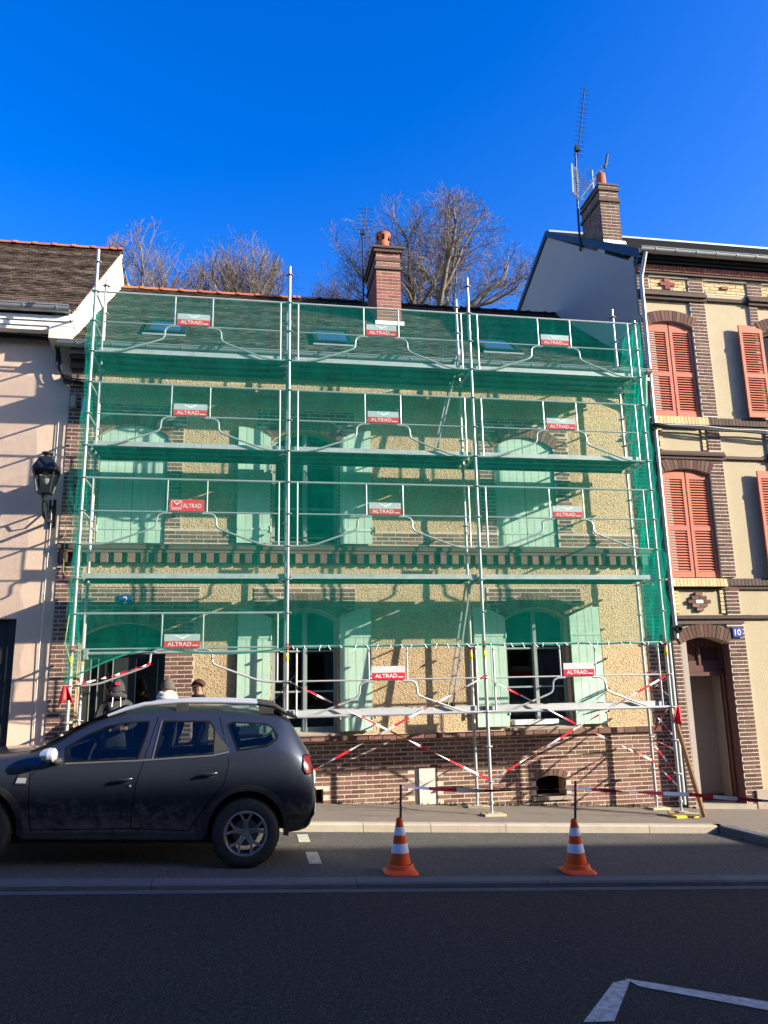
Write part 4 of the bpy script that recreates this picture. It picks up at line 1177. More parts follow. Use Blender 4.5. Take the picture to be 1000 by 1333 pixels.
# ================================================================ aerials
def yagi(mb, root, dirv, n, spacing, half, axis):
    d = Vector(dirv).normalized(); a = Vector(axis).normalized()
    root = Vector(root)
    mb.tube([root, root + d*(n*spacing)], 0.014, 5)
    for i in range(n):
        p = root + d*(spacing*(i+0.5))
        mb.tube([p - a*half, p + a*half], 0.007, 4)
an = thing('roof_aerial', 'tall mast with comb aerial over a grid aerial beside the right-hand chimney', 'aerial', (9.60, 3.0, 11.5))
MB().tube([(9.59,3.04,11.3),(9.60,3.04,12.2),(9.66,3.04,13.8)], [0.026,0.024,0.02], 7).build('mast', M['dark_metal'], an)
y1 = MB(); yagi(y1, (9.66, 2.95, 13.62), (0.10, -0.20, 1.0), 15, 0.11, 0.13, (1, 0.15, 0)); y1.box(9.60, 9.70, 2.86, 2.96, 13.75, 13.88)
y1.build('comb_aerial', M['dark_metal'], an)
g2 = MB()
for k in range(14):
    z = 12.62 + 0.056*k
    g2.tube([(9.44, 2.85, z), (9.68, 3.02, z), (9.98, 2.93, z)], 0.008, 4)
for k in range(5):
    g2.tube([(9.42-0.0*k, 2.85-0.04*k, 12.58-0.055*k), (9.68+0.05*k, 3.0-0.06*k, 12.58-0.06*k), (10.02+0.02*k, 2.93-0.05*k, 12.58-0.06*k)], 0.008, 4)
g2.bar((9.43, 2.85, 12.62), (9.45, 2.85, 13.36), 0.03, 0.03).bar((9.97, 2.93, 12.66), (9.98, 2.93, 13.3), 0.03, 0.03).bar((9.42, 2.85, 12.58), (9.52, 2.7, 12.34), 0.03, 0.03).bar((10.02, 2.93, 12.58), (10.1, 2.75, 12.32), 0.03, 0.03)
g2.build('grid_reflector', M['zinc'], an)
b3 = MB().tube([(9.68, 2.98, 12.62), (10.20, 2.62, 13.30)], 0.018, 5)
for k in range(9):
    t_ = 0.12 + 0.1*k; p = Vector((9.68, 2.98, 12.62)).lerp(Vector((10.20, 2.62, 13.30)), t_)
    q = Vector((0.30, 0.6, 0.15)).normalized()*0.06
    b3.tube([p-q+Vector((-0.03,0,0.05)), p+q+Vector((-0.03,0,0.05))], 0.008, 4).tube([p-q, p+q], 0.008, 4)
b3.build('boom', M['zinc'], an)
MB().bar((10.16, 2.66, 13.18), (10.22, 2.60, 13.50), 0.07, 0.03).build('dipole', M['dark_metal'], an)
an2 = thing('chimney_aerial', 'rake-shaped aerial on a mast strapped to the red brick chimney', 'aerial', (4.85, 4.35, 9.5))
MB().tube([(4.86,4.36,9.5),(4.86,4.36,12.15)], 0.022, 7).build('mast', M['dark_metal'], an2)
y2 = MB(); yagi(y2, (4.84, 4.36, 12.0), (0.13, -0.25, 1.0), 8, 0.095, 0.19, (1, 0.1, 0.12)); y2.box(4.81, 4.90, 4.28, 4.37, 12.1, 12.2)
y2.build('rake_aerial', M['dark_metal'], an2)

# ================================================================ scaffold
def lv(k): return 8.0 - 0.5*k
PX = (0.0, 3.0, 6.0, 9.0); IY = 0.75
sc = thing('scaffold', 'galvanised steel facade scaffold with decks, guard rails and red-and-silver signs', 'scaffold', (4.5, 0, zs(4.5)))
ros = MB().lathe([(0.024,-0.006),(0.06,-0.006),(0.064,0),(0.06,0.006),(0.024,0.006)], (0,0,0), 8).mesh('rosette', M['steel'])
tops = {(0,0): 8.72, (1,0): 8.65, (2,0): 8.66, (3,0): 8.06, (0,1): 8.62, (1,1): 8.2, (2,1): 8.65, (3,1): 8.66}
for i, x in enumerate(PX):
    for j, y in enumerate((0.0, IY)):
        zb = zs(x) + (0.09 if (i, j) == (3, 0) else 0.045)
        zt = tops[(i, j)]
        m = MB().tube([(x, y, zb), (x, y, zb+0.25)], 0.019, 8).tube([(x, y, zb+0.22), (x, y, zt)], 0.0245, 10)
        k = 1 if zt < 8.3 else 0
        for zj in (zt-1.05, zt-3.05, zt-5.05):          # spigot collars
            m.tube([(x, y, zj), (x, y, zj+0.10)], 0.029, 10)
        st = m.build('standard', M['steel'], sc, smooth=40)
        for k in range(-1, 17):
            z = lv(k)
            if zb + 0.3 < z < zt - 0.02: piece('rosette', ros, (x, y, z), st)
        MB().box(x-0.075, x+0.075, y-0.075, y+0.075, zb-0.008, zb).tube([(x, y, zb+0.12), (x, y, zb+0.16)], 0.034, 8).build('base_jack', M['steel'], sc)
        for zz, mm, hh in ((2.3, 'yellow', 0.10), (2.45, 'tape_red', 0.10)):
            if j == 0 or i in (0, 2): MB().tube([(x, y, zz), (x, y, zz+hh)], 0.0262, 10).build('marking_sleeve', M[mm], st, smooth=True)
# transverse ledgers
for i, x in enumerate(PX):
    for k in (2, 5, 9, 13):
        MB().tube([(x, 0.03, lv(k)), (x, IY-0.03, lv(k))], 0.021, 8).build('transom', M['steel'], sc, smooth=40)
    if i in (0, 3):
        for k in (0, 1, 3, 4, 6, 7, 11, 12):
            MB().tube([(x, 0.03, lv(k)), (x, IY-0.03, lv(k))], 0.017, 8).build('end_rail', M['steel'], sc, smooth=40)
# lower front ledger pieces
for i in (1, 2):
    MB().tube([(PX[i]+0.03, 0, lv(13)), (PX[i+1]-0.03, 0, lv(13))], 0.021, 8).build('ledger', M['steel'], sc, smooth=40)
MB().tube([(0.2, 0.0, 2.44), (2.9, 0.0, 2.44)], 0.021, 8).box(0.17, 0.22, -0.05, 0.05, 2.36, 2.5).build('ledger', M['steel'], sc, smooth=40)

def sign_mesh(style):
    mb = MB()
    if style == 0:
        mb.mi = 0; mb.box(-0.25, 0.25, -0.006, 0.006, 0.095, 0.19)
        mb.mi = 1; mb.box(-0.25, 0.25, -0.006, 0.006, 0.0, 0.0945)
        mb.mi = 2
        mb.add([(-0.11,-0.008,0.175),(0.0,-0.008,0.118),(0.0,-0.008,0.145),(-0.09,-0.008,0.180)], [(0,1,2,3)])
        mb.add([(0.11,-0.008,0.175),(0.0,-0.008,0.118),(0.0,-0.008,0.145),(0.09,-0.008,0.180)], [(0,1,2,3)])
        t = text_geo('ALTRAD', 0.055); tw = max(v[0] for v in t[0]); sx_ = 0.33/tw
        mb.add([(x*sx_-0.20, -0.008, z+0.022) for x, y, z in t[0]], t[1])
        mb.box(0.145, 0.225, -0.008, -0.006, 0.024, 0.034)
    else:
        mb.mi = 1; mb.box(-0.25, 0.25, -0.006, 0.006, 0.0, 0.18)
        mb.mi = 2
        t = text_geo('ALTRAD', 0.062); tw = max(v[0] for v in t[0]); sx_ = 0.27/tw
        mb.add([(x*sx_-0.06, -0.008, z+0.055) for x, y, z in t[0]], t[1])
        mb.add([(-0.20,-0.008,0.15),(-0.145,-0.008,0.095),(-0.145,-0.008,0.115),(-0.19,-0.008,0.155)], [(0,1,2,3)])
        mb.add([(-0.09,-0.008,0.15),(-0.145,-0.008,0.095),(-0.145,-0.008,0.115),(-0.10,-0.008,0.155)], [(0,1,2,3)])
        for a, b, c, d in ((-0.225,-0.075,0.158,0.164), (-0.225,-0.075,0.05,0.056), (-0.225,-0.219,0.05,0.164), (-0.081,-0.075,0.05,0.164), (-0.225,-0.075,0.028,0.036)):
            mb.box(a, b, -0.008, -0.006, c, d)
    return mb.mesh('sign', [M['sign_silver'], M['sign_red'], M['sign_white']])
SG = [sign_mesh(0), sign_mesh(1)]
def guard(i, zt, style=0):
    x0, x1 = PX[i], PX[i+1]; cx = (x0+x1)/2; zb = zt-1.0; zm = zt-0.5; y = 0.0
    m = MB()
    m.tube([(x0+0.05, y, zt), (x1-0.05, y, zt)], 0.017, 8)
    m.tube([(x0+0.14, y, zm), (x1-0.14, y, zm)], 0.0125, 8)
    for x in (x0+0.14, x1-0.14): m.tube([(x, y, zt), (x, y, zb+0.01)], 0.015, 8)
    for x in (cx-0.29, cx+0.29): m.tube([(x, y, zt), (x, y, zm)], 0.0125, 8)
    for s in (-1, 1):
        xe = x0+0.05 if s < 0 else x1-0.05; xk = x0+0.42 if s < 0 else x1-0.42
        m.tube([(cx+s*0.22, y-0.004, zm-0.02), (cx+s*0.34, y-0.004, zm-0.022), (cx+s*0.40, y-0.004, zm-0.045), (cx+s*0.428, y-0.004, zm-0.09), (cx+s*0.435, y-0.004, zm-0.19), (cx+s*0.46, y-0.004, zm-0.235), (cx+s*0.53, y-0.004, zm-0.27), (xk, y-0.004, zb+0.03), (xk+s*0.14, y-0.004, zb+0.004), (xe, y-0.004, zb)], 0.0155, 8)
    g = m.build('guard_rail', M['steel'], sc, smooth=40)
    piece('sign', SG[style], (cx, y-0.018, zm+0.008), g)
for i in range(3):
    for zt in (8.0, 6.5, 5.0, 3.0 if i == 0 else 2.5):
        guard(i, zt, 1 if (i == 0 and zt == 5.0) else 0)
# decks: steel planks, hooks, toe strip
def deck(i, z, inner):
    x0, x1 = PX[i]+0.05, PX[i+1]-0.05
    d = MB().box(x0, x1, 0.035, 0.045, z+0.012, z+0.085).box(x0, x1, inner-0.01, inner, z+0.012, z+0.085)
    dk = d.build('deck', M['steel_deck'], sc)
    n = 1 if inner < 0.5 else (2 if inner < 0.75 else 3)
    w = (inner-0.05-0.012)/n
    for k in range(n):
        a = 0.048 + k*w
        p = MB()
        p.box(x0, x1, a+0.003, a+w-0.003, z+0.055, z+0.075)
        p.box(x0, x1, a+0.003, a+0.012, z+0.012, z+0.0545).box(x0, x1, a+w-0.012, a+w-0.003, z+0.012, z+0.0545)
        for q in range(7): p.box(x0+0.2+q*0.41, x0+0.23+q*0.41, a+0.0125, a+w-0.0125, z+0.03, z+0.0545)
        for xx in (x0, x1-0.04): p.box(xx-0.035 if xx == x0 else xx+0.035, xx+0.005 if xx == x0 else xx+0.075, a+0.06, a+0.10, z-0.01, z+0.05)
        p.build('deck_plank', M['deck_board'], dk)
for i in range(3):
    deck(i, lv(2), 0.83); deck(i, lv(5), 0.83); deck(i, lv(9), 0.68)
    if i: deck(i, lv(13), 0.40)
# sole boards
for (x, y, rz, nm) in ((6, 0, 0.15, 'under the outer foot between the two cones'), (6, IY, -0.2, 'under the inner foot between the two cones'), (3, 0, 0.1, 'under the scaffold foot behind the car tail'), (0, 0, 0.3, 'under the corner foot beside the pink house'), (9, IY, 0.2, 'under the inner foot by the brick corner')):
    c, s = math.cos(rz), math.sin(rz)
    mb = MB().obox((x+0.02, y, zs(x)+0.017), (0.17*c, 0.17*s, -0.0525*0.17), (-0.1*s, 0.1*c, 0), (0, 0, 0.016))
    tag(mb.build('sole_board', M['wood_pale'], None), 'small wooden board ' + nm, 'board')
for k, (rz, dz) in enumerate(((0.25, 0.017), (-0.35, 0.052))):
    c, s = math.cos(rz), math.sin(rz)
    mb = MB().obox((9.03, 0.0, zs(9.03)+dz), (0.22*c, 0.22*s, -0.0525*0.22), (-0.09*s, 0.09*c, 0), (0, 0, 0.016))
    tag(mb.build('sole_board', M['yellow' if k == 0 else 'wood_pale'], None), ['yellow formwork offcut at the bottom of the stack under the last scaffold foot', 'pale wooden offcut on top of the yellow one under the last scaffold foot'][k], 'board')

# ladders between the decks
def ladder(xb, zb, xt, zt, y0, y1, label):
    t = thing('ladder', label, 'ladder', (xb, y0, zb))
    for y in (y0, y1): MB().bar((xb, y, zb), (xt, y, zt), 0.022, 0.05, (0,1,0)).build('rail', M['steel'], t)
    L_ = math.hypot(xt-xb, zt-zb); n = int(L_/0.27)
    for k in range(n):
        f = (k+0.6)/n
        MB().tube([(xb+(xt-xb)*f, y0, zb+(zt-zb)*f), (xb+(xt-xb)*f, y1, zb+(zt-zb)*f)], 0.013, 6).build('rung', M['steel'], t)
    for y in (y0, y1): MB().box(xb-0.03, xb+0.03, y-0.018, y+0.018, zb-0.012, zb+0.04).build('foot', M['cable'], t)
ladder(5.55, 1.592, 5.93, 3.56, 0.30, 0.60, 'narrow steel ladder leading up from the lowest scaffold deck')
ladder(5.42, 5.592, 5.93, 7.5, 0.30, 0.60, 'steel ladder leading up to the top scaffold deck, behind the net')

# ================================================================ green debris netting
net = thing('debris_net', 'translucent green debris netting hung on the outside of the scaffold', 'netting', (4.5, -0.08, 2.5))
def nb(x):
    if x < 0.0: return 2.05
    if x < 1.3: return 2.08 + 0.42*math.sin(x/1.3*math.pi/2)
    if x < 3.0: return 2.50 - 0.07*math.sin((x-1.3)/1.7*math.pi)-0.03
    return 2.49 - 0.02*abs(math.sin((x-3)*math.pi/0.75))
def ntop(x):
    f = (x % 3.0)/3.0
    return 8.0 - 0.035*abs(math.sin(f*math.pi*3)) - 0.03*math.sin(f*math.pi)
NXN, NZN = 190, 120
vs = []
def wr(a, z, s):
    v = 0.018*noise.noise((a*1.1, z*0.9, s)) + 0.012*noise.noise((a*3.5, z*2.2, s+5)) + 0.006*noise.noise((a*9, z*5, s+9))
    return v
for i in range(NXN+1):
    x = -0.06 + 9.12*i/NXN
    b, t = nb(x), ntop(x)
    for j in range(NZN+1):
        z = b + (t-b)*j/NZN
        vs.append((x, -0.082 + wr(x, z, 0.3)*(0.6 if abs(((x+1.5) % 3)-1.5) < 0.2 else 1.0), z))
mb = MB().add(vs, [(i*(NZN+1)+j, (i+1)*(NZN+1)+j, (i+1)*(NZN+1)+j+1, i*(NZN+1)+j+1) for i in range(NXN) for j in range(NZN)])
mb.build('front_sheet', M['net'], net, smooth=True)
def end_sheet(x, zb, y1, sd, amp, nm):
    ny, nz_ = 26, 120; vs = []
    for i in range(ny+1):
        y = -0.08 + (y1+0.08)*i/ny
        for j in range(nz_+1):
            z = zb + 0.15*math.sin(i*0.5+sd) * (1-j/nz_) + (7.97-zb)*j/nz_
            k = 3.5*noise.noise((y*4.0+z*1.6, z*0.7, sd))
            vs.append((x + amp*math.sin(k*2.2+y*9) + wr(y*2, z, sd)*1.5, y + 0.03*noise.noise((z*1.5, y*2, sd+3)), z))
    MB().add(vs, [(i*(nz_+1)+j, (i+1)*(nz_+1)+j, (i+1)*(nz_+1)+j+1, i*(nz_+1)+j+1) for i in range(ny) for j in range(nz_)]).build(nm, M['net'], net, smooth=True)
end_sheet(9.07, 2.50, 0.66, 2.0, 0.035, 'end_sheet')
end_sheet(-0.07, 2.15, 0.62, 7.0, 0.02, 'end_sheet')
hem = MB()
hp = [(-0.06 + 9.12*i/120, -0.088, nb(-0.06 + 9.12*i/120)+0.012) for i in range(121)]
for a, b in zip(hp, hp[1:]): hem.add([(a[0],a[1],a[2]-0.014),(b[0],b[1],b[2]-0.014),(b[0],b[1]-0.004,b[2]+0.010),(a[0],a[1]-0.004,a[2]+0.010)], [(0,1,2,3)])
hem.build('hem', M['net_hem'], net)
tie = MB().tube([(0,-0.03,0.015),(0.0,-0.04,-0.02),(0.012,-0.036,-0.06)], 0.006, 5).mesh('tie', M['tape_white'])
rnd = random.Random(4)
for k in range(34): piece('tie', tie, (3.1+k*0.175+rnd.uniform(-0.04, 0.04), -0.06, 2.5), net, (1,1,rnd.uniform(0.6, 1.3)), (0, rnd.uniform(-0.8, 0.8), 0))
# slack tail of netting beyond the corner pole
tl = MB(); vs = []
for i in range(15):
    for j in range(40):
        u, v = i/14, j/39
        vs.append((-0.07 - 0.14*u - 0.05*math.sin(v*5), -0.05+0.25*u + 0.04*math.sin(v*9+u*4), 5.25 - v*1.2 - 0.5*u*(1-v)*v + 0.05*math.sin(u*7)))
tl.add(vs, [(i*40+j, (i+1)*40+j, (i+1)*40+j+1, i*40+j+1) for i in range(14) for j in range(39)]).build('loose_tail', M['net'], net, smooth=True)
tag(MB().tube([(-0.06,-0.03,3.0),(-0.09,-0.04,2.6),(0.04,-0.06,2.2),(0.03,-0.05,1.5)], 0.006, 6).build('yellow_strap', M['strap_yellow'], None, smooth=True), 'yellow strap hanging down the corner scaffold pole', 'strap')
tag(MB().tube([(-0.25,0.2,4.4),(-0.22,0.1,4.0),(-0.2,0.05,3.6),(-0.12,0.05,3.5)], 0.005, 6).build('hanging_rope', M['strap_yellow'], None, smooth=True), 'thin yellow cord dangling beside the brick corner above the strap', 'rope')

# ================================================================ barrier tape, rags, timber, cones
def tape(pts, w, label, seed=0, turns=0.6, stripe=0.24, sag=0.0):
    rnd = random.Random(seed)
    pts = [Vector(p) for p in pts]
    fine = []
    for a, b in zip(pts, pts[1:]):
        n = max(3, int((b-a).length/0.06))
        for i in range(n):
            f = i/n
            p = a.lerp(b, f); p.z -= sag*4*f*(1-f)*(b-a).length
            fine.append(p)
    fine.append(pts[-1])
    mb = MB(); s = 0.0; ph = rnd.uniform(0, 6)
    vs = []; ms = []
    for i, p in enumerate(fine):
        d = (fine[min(i+1, len(fine)-1)] - fine[max(i-1, 0)]).normalized()
        if i: s += (p-fine[i-1]).length
        a = ph + turns*s*2*math.pi + 0.5*math.sin(s*3+ph)
        e = d.cross(Vector((0,1,0)))
        e = e.normalized() if e.length > 1e-3 else Vector((1,0,0))
        f = d.cross(e)
        k = e*math.cos(a)*0.85 + f*math.sin(a)*0.85
        k = (k + e*0.45)
        k = k.normalized()*w/2
        vs += [p-k, p+k]; ms.append(s)
    b0 = len(mb.v); mb.v.extend([tuple(v) for v in vs])
    for i in range(len(fine)-1):
        mb.f.append((2*i, 2*i+2, 2*i+3, 2*i+1)); mb.m.append(int(ms[i]/stripe) % 2)
    return tag(mb.build('barrier_tape', [M['tape_white'], M['tape_red']], None), label, 'barrier tape')
def P0(x, y, Y=-0.03): return onY(x, y, Y)
tape([P0(374,886), P0(637,1015)], 0.030, 'red and white tape slanting down across the middle bay', 1)
tape([P0(377,1020), P0(475,966), P0(634,879)], 0.034, 'red and white tape slanting up across the middle bay, knotted near the ladder', 2)
tape([P0(641,886), P0(755,945), P0(852,991, 0.5)], 0.028, 'red and white tape slanting down below the right-hand window', 3)
tape([P0(641,1015), P0(755,945), P0(870,878)], 0.030, 'red and white tape slanting up below the right-hand window', 4)
tape([P0(94,893), P0(150,879), P0(196,864)], 0.034, 'red and white tape wound along the sloping tube by the front door', 5, turns=2.2, stripe=0.09)
tape([(4.085,-3.05,0.88), (5.0,-3.05,0.80), (6.045,-3.05,0.785), (7.4,-3.03,0.66), (9.4,-3.0,0.45), (10.6,-3.0,0.5)], 0.042, 'red and white tape strung level between the cone stakes', 6, turns=0.35, stripe=0.30, sag=0.006)
ez = [((9.0,0.0,1.95),(9.0,IY,1.70)), ((9.0,0.0,1.65),(9.0,IY,2.0)), ((9.0,0.02,2.05),(9.0,IY-0.02,2.03)), ((9.0,0.0,1.05),(9.0,IY,1.5)), ((9.0,0.0,0.85),(9.0,IY,0.98)), ((9.0,0.0,0.45),(9.0,IY,0.95)), ((9.0,0.0,0.30),(9.0,IY,0.62)), ((9.0,IY,1.0),(9.0,0.05,1.52))]
lb = ['top slanting strand', 'second crossing strand', 'level strand at rail height', 'strand rising to the deck', 'nearly level strand below the deck', 'steep lower strand', 'lowest strand', 'strand from the inner pole up to the deck corner']
for k, (a, b) in enumerate(ez):
    tape([a, b], 0.028, 'barrier tape across the scaffold end, ' + lb[k], 20+k, turns=1.2, stripe=0.16)
def rag(c, w, h, label, seed):
    n = 9; vs = []; mb = MB(); rnd = random.Random(seed)
    for i in range(n):
        for j in range(8):
            u, v = i/(n-1), j/7
            ww = w*(0.25+0.75*v)
            vs.append((c[0] + (u-0.5)*ww + 0.03*v*math.sin(seed), c[1] - 0.04 + 0.05*math.sin(u*9+seed)*v, c[2] - h*v - 0.05*math.sin(u*5+seed)*v))
    mb.add(vs, [(i*8+j, (i+1)*8+j, (i+1)*8+j+1, i*8+j+1) for i in range(n-1) for j in range(7)])
    b = len(mb.v)
    m2 = mb.build('red_rag', M['red'], None, smooth=True)
    so = m2.modifiers.new('thickness', 'SOLIDIFY'); so.thickness = 0.006
    return tag(m2, label, 'rag')
r1 = P0(84,893,-0.05); rag((r1.x+0.02, -0.05, r1.z), 0.24, 0.24, 'red rag tied to the corner scaffold pole beside the pink house', 2)
r2 = P0(878,918,-0.05); rag((r2.x+0.04, -0.05, r2.z), 0.17, 0.24, 'red rag tied to the last scaffold pole beside the open doorway', 5)
a = P0(882,925,0.05); 
tag(MB().bar((9.07, 0.10, 1.45), (9.36, -0.02, zs(9.36)+0.01), 0.10, 0.028, (1,0,0)).build('timber_plank', M['wood'], None), 'brown timber plank leaning against the last scaffold pole', 'plank')

def cone(x, y, label, tilt):
    z = zp(x)
    t = thing('traffic_cone', label, 'traffic cone', (x, y, z), 'traffic cones along the parking bay')
    hb = 0.04; H = 0.54
    b = MB()
    ring = [(0.19*(1 if abs(math.cos(a)) < 0 else 1)*math.cos(a), 0.19*math.sin(a)) for a in [k*math.pi/12 for k in range(24)]]
    def sqr(a, s):
        c_, s_ = math.cos(a), math.sin(a)
        m = max(abs(c_), abs(s_)); k = (abs(c_)**6+abs(s_)**6)**(-1/6)
        return (s*k*c_, s*k*s_)
    def ringp(s, zz, mix): return [(x + sqr(q*math.pi/12+0.1, s)[0]*mix + (1-mix)*s*math.cos(q*math.pi/12+0.1), y + sqr(q*math.pi/12+0.1, s)[1]*mix + (1-mix)*s*math.sin(q*math.pi/12+0.1), z - 0.0525*(sqr(q*math.pi/12+0.1, s)[0])*(1 if zz < 0.05 else 0.6) + zz) for q in range(24)]
    rings = [ringp(0.170, 0.0, 1), ringp(0.178, 0.012, 1), ringp(0.165, 0.03, 1), ringp(0.142, 0.05, 0.35), ringp(0.137, 0.085, 0.0), ringp(0.122, 0.095, 0.0)]
    n = 24
    for a_, b_ in zip(rings, rings[1:]): b.add(a_ + b_, [(k, (k+1) % n, (k+1) % n+n, k+n) for k in range(n)])
    b.build('base', M['cone_orange'], t, smooth=35)
    def rad(h): return 0.112 + (0.030-0.112)*(h-0.095)/(H-0.095)
    segs = [(0.095, 0.205, 'cone_orange'), (0.205, 0.295, 'cone_band'), (0.295, 0.375, 'cone_orange'), (0.375, 0.455, 'cone_band'), (0.455, H, 'cone_orange')]
    for h0, h1, mm in segs:
        e = 0.0025 if mm == 'cone_band' else 0.0
        pr = [(rad(h0), h0), (rad(h0)+e, h0+0.001), (rad(h1)+e, h1-0.001), (rad(h1), h1)]
        if h1 == H: pr += [(rad(H)-0.006, H+0.004), (rad(H)-0.009, H-0.06)]
        MB().lathe(pr, (x, y, z), 24).build('band' if mm == 'cone_band' else 'cone_body', M[mm], t, smooth=35)
    return t
cone(4.06, -3.05, 'orange traffic cone with stake, behind the car on the bay edge', 0)
cone(6.00, -3.05, 'orange traffic cone with stake, below the cellar vent on the bay edge', 0)
for x, tp, l in ((4.06, (4.085, 0.90), 'dark wooden stake stuck in the cone nearer the car'), (6.00, (6.05, 0.86), 'dark wooden stake stuck in the cone below the cellar vent')):
    tag(MB().tube([(x, -3.05, zp(x)+0.02), (x+0.012, -3.05, (zp(x)+tp[1])/2), (tp[0], -3.05, tp[1])], [0.014,0.0145,0.013], 7).build('wooden_stake', M['wood_dark'], None, smooth=True), l, 'stake')

# ================================================================ parked car
def car_paint():
    m = mat('car_paint', (0.028, 0.035, 0.052), 0.28, metal=0.5)
    nt = m.node_tree; N = nt.nodes; L = nt.links; b = N['Principled BSDF']
    b.inputs['Coat Weight'].default_value = 0.7; b.inputs['Coat Roughness'].default_value = 0.06
    tc = N.new('ShaderNodeTexCoord')
    nz = N.new('ShaderNodeTexNoise'); nz.inputs['Scale'].default_value = 9; nz.inputs['Detail'].default_value = 9; nz.inputs['Roughness'].default_value = 0.75
    L.new(tc.outputs['Object'], nz.inputs['Vector'])
    sp = N.new('ShaderNodeSeparateXYZ'); L.new(tc.outputs['Object'], sp.inputs[0])
    hr = N.new('ShaderNodeMapRange'); hr.inputs[1].default_value = 0.28; hr.inputs[2].default_value = 0.80; hr.inputs[3].default_value = 0.34; hr.inputs[4].default_value = 0.0
    L.new(sp.outputs['Z'], hr.inputs[0])
    ad = N.new('ShaderNodeMath'); ad.operation = 'ADD'; L.new(nz.outputs[0], ad.inputs[0]); L.new(hr.outputs[0], ad.inputs[1])
    mr = N.new('ShaderNodeMapRange'); mr.inputs[1].default_value = 0.62; mr.inputs[2].default_value = 0.88; mr.inputs[4].default_value = 0.9
    L.new(ad.outputs[0], mr.inputs[0])
    mx = N.new('ShaderNodeMix'); mx.data_type = 'RGBA'
    src = b.inputs['Base Color'].links[0].from_socket
    L.new(mr.outputs[0], mx.inputs[0]); L.new(src, mx.inputs[6]); mx.inputs[7].default_value = (0.17, 0.155, 0.135, 1)
    L.new(mx.outputs[2], b.inputs['Base Color'])
    rr = N.new('ShaderNodeMapRange'); rr.inputs[3].default_value = 0.32; rr.inputs[4].default_value = 0.9
    L.new(mr.outputs[0], rr.inputs[0]); L.new(rr.outputs[0], b.inputs['Roughness'])
    ct = N.new('ShaderNodeMapRange'); ct.inputs[3].default_value = 0.7; ct.inputs[4].default_value = 0.0
    L.new(mr.outputs[0], ct.inputs[0]); L.new(ct.outputs[0], b.inputs['Coat Weight'])
car_paint()
mat('car_glass', (0.006, 0.008, 0.010), 0.04, spec=0.32)
glass('car_window', (0.75, 0.85, 0.88), 0.55)
mat('seat_cloth', (0.030, 0.030, 0.032), 0.9, var=0.3, vscale=15)
mat('car_plastic', (0.022, 0.023, 0.024), 0.6, var=0.5, vscale=12, col2=(0.06, 0.055, 0.05))
mat('car_silver', (0.62, 0.64, 0.66), 0.35, metal=0.6)
mat('car_trim', (0.20, 0.205, 0.21), 0.35, metal=0.7)
mat('tyre', (0.020, 0.020, 0.021), 0.8, var=0.5, vscale=10, col2=(0.06, 0.056, 0.052), bump=0.2, bscale=60)
mat('rim_metal', (0.33, 0.33, 0.34), 0.38, metal=0.7)
mat('tail_red', (0.10, 0.003, 0.006), 0.25, spec=0.25)
mat('headlamp', (0.45, 0.47, 0.5), 0.1, metal=0.3)

XR, YC = 3.165, -1.95
car = thing('parked_car', 'dirty dark grey SUV with silver roof rails parked facing away from the cones', 'car', (XR-0.72, YC, zp(XR-0.72)))
BASE[car.name] = (-0.72, 0, 0)
car.rotation_euler = (0, math.atan(0.0525), 0)
# stations: u, underside z, half widths (sill, waist, shoulder, belt, roof edge), belt z, roof-edge z, top z
ST = [(0.00, 0.50, .62,.72,.72,.66,.55, 0.72,0.76,0.78),
      (0.03, 0.40, .70,.78,.78,.74,.62, 0.95,1.00,1.02),
      (0.08, 0.36, .74,.82,.83,.78,.66, 1.06,1.13,1.16),
      (0.16, 0.34, .77,.85,.86,.81,.68, 1.12,1.24,1.27),
      (0.32, 0.32, .80,.88,.89,.84,.67, 1.19,1.46,1.50),
      (0.46, 0.30, .82,.89,.90,.855,.66, 1.19,1.515,1.57),
      (0.70, 0.28, .83,.90,.905,.86,.66, 1.17,1.53,1.60),
      (1.10, 0.27, .83,.89,.895,.865,.66, 1.12,1.53,1.625),
      (1.50, 0.27, .83,.885,.89,.865,.66, 1.085,1.525,1.63),
      (1.85, 0.27, .83,.885,.89,.865,.66, 1.06,1.51,1.62),
      (2.08, 0.27, .83,.885,.89,.865,.66, 1.05,1.475,1.595),
      (2.25, 0.27, .83,.885,.89,.86,.675, 1.045,1.425,1.535),
      (2.42, 0.27, .83,.885,.89,.86,.69, 1.04,1.36,1.46),
      (2.58, 0.27, .83,.885,.89,.86,.71, 1.035,1.27,1.375),
      (2.73, 0.27, .83,.885,.89,.86,.74, 1.03,1.165,1.28),
      (2.96, 0.27, .83,.89,.895,.86,.78, 1.02,1.08,1.145),
      (3.20, 0.27, .83,.895,.90,.86,.78, 1.00,1.055,1.10),
      (3.60, 0.27, .82,.895,.90,.85,.76, 0.97,1.03,1.065),
      (3.95, 0.27, .80,.88,.885,.83,.70, 0.93,0.985,1.015),
      (4.15, 0.28, .76,.83,.84,.78,.62, 0.86,0.90,0.93),
      (4.28, 0.32, .68,.74,.75,.70,.55, 0.74,0.78,0.80),
      (4.34, 0.42, .56,.62,.62,.58,.45, 0.62,0.64,0.65)]
def half(s):
    u, zb, w1, w2, w3, w4, w5, zbt, zre, zt = s
    zw = zb + (zbt-zb)*0.36; zsh = zb + (zbt-zb)*0.74
    return [(0, zb), (w1*0.9, zb), (w1, zb+0.06), (w2, zw), (w3, zsh), ((w3+w4)/2+0.006, (zsh+zbt)/2+0.02), (w4, zbt), (w4*0.45+w5*0.55+0.008, zbt*0.45+zre*0.55), (w5, zre), (w5-0.09, zre+(zt-zre)*0.55), (w5*0.5, zt-0.012), (0, zt)]
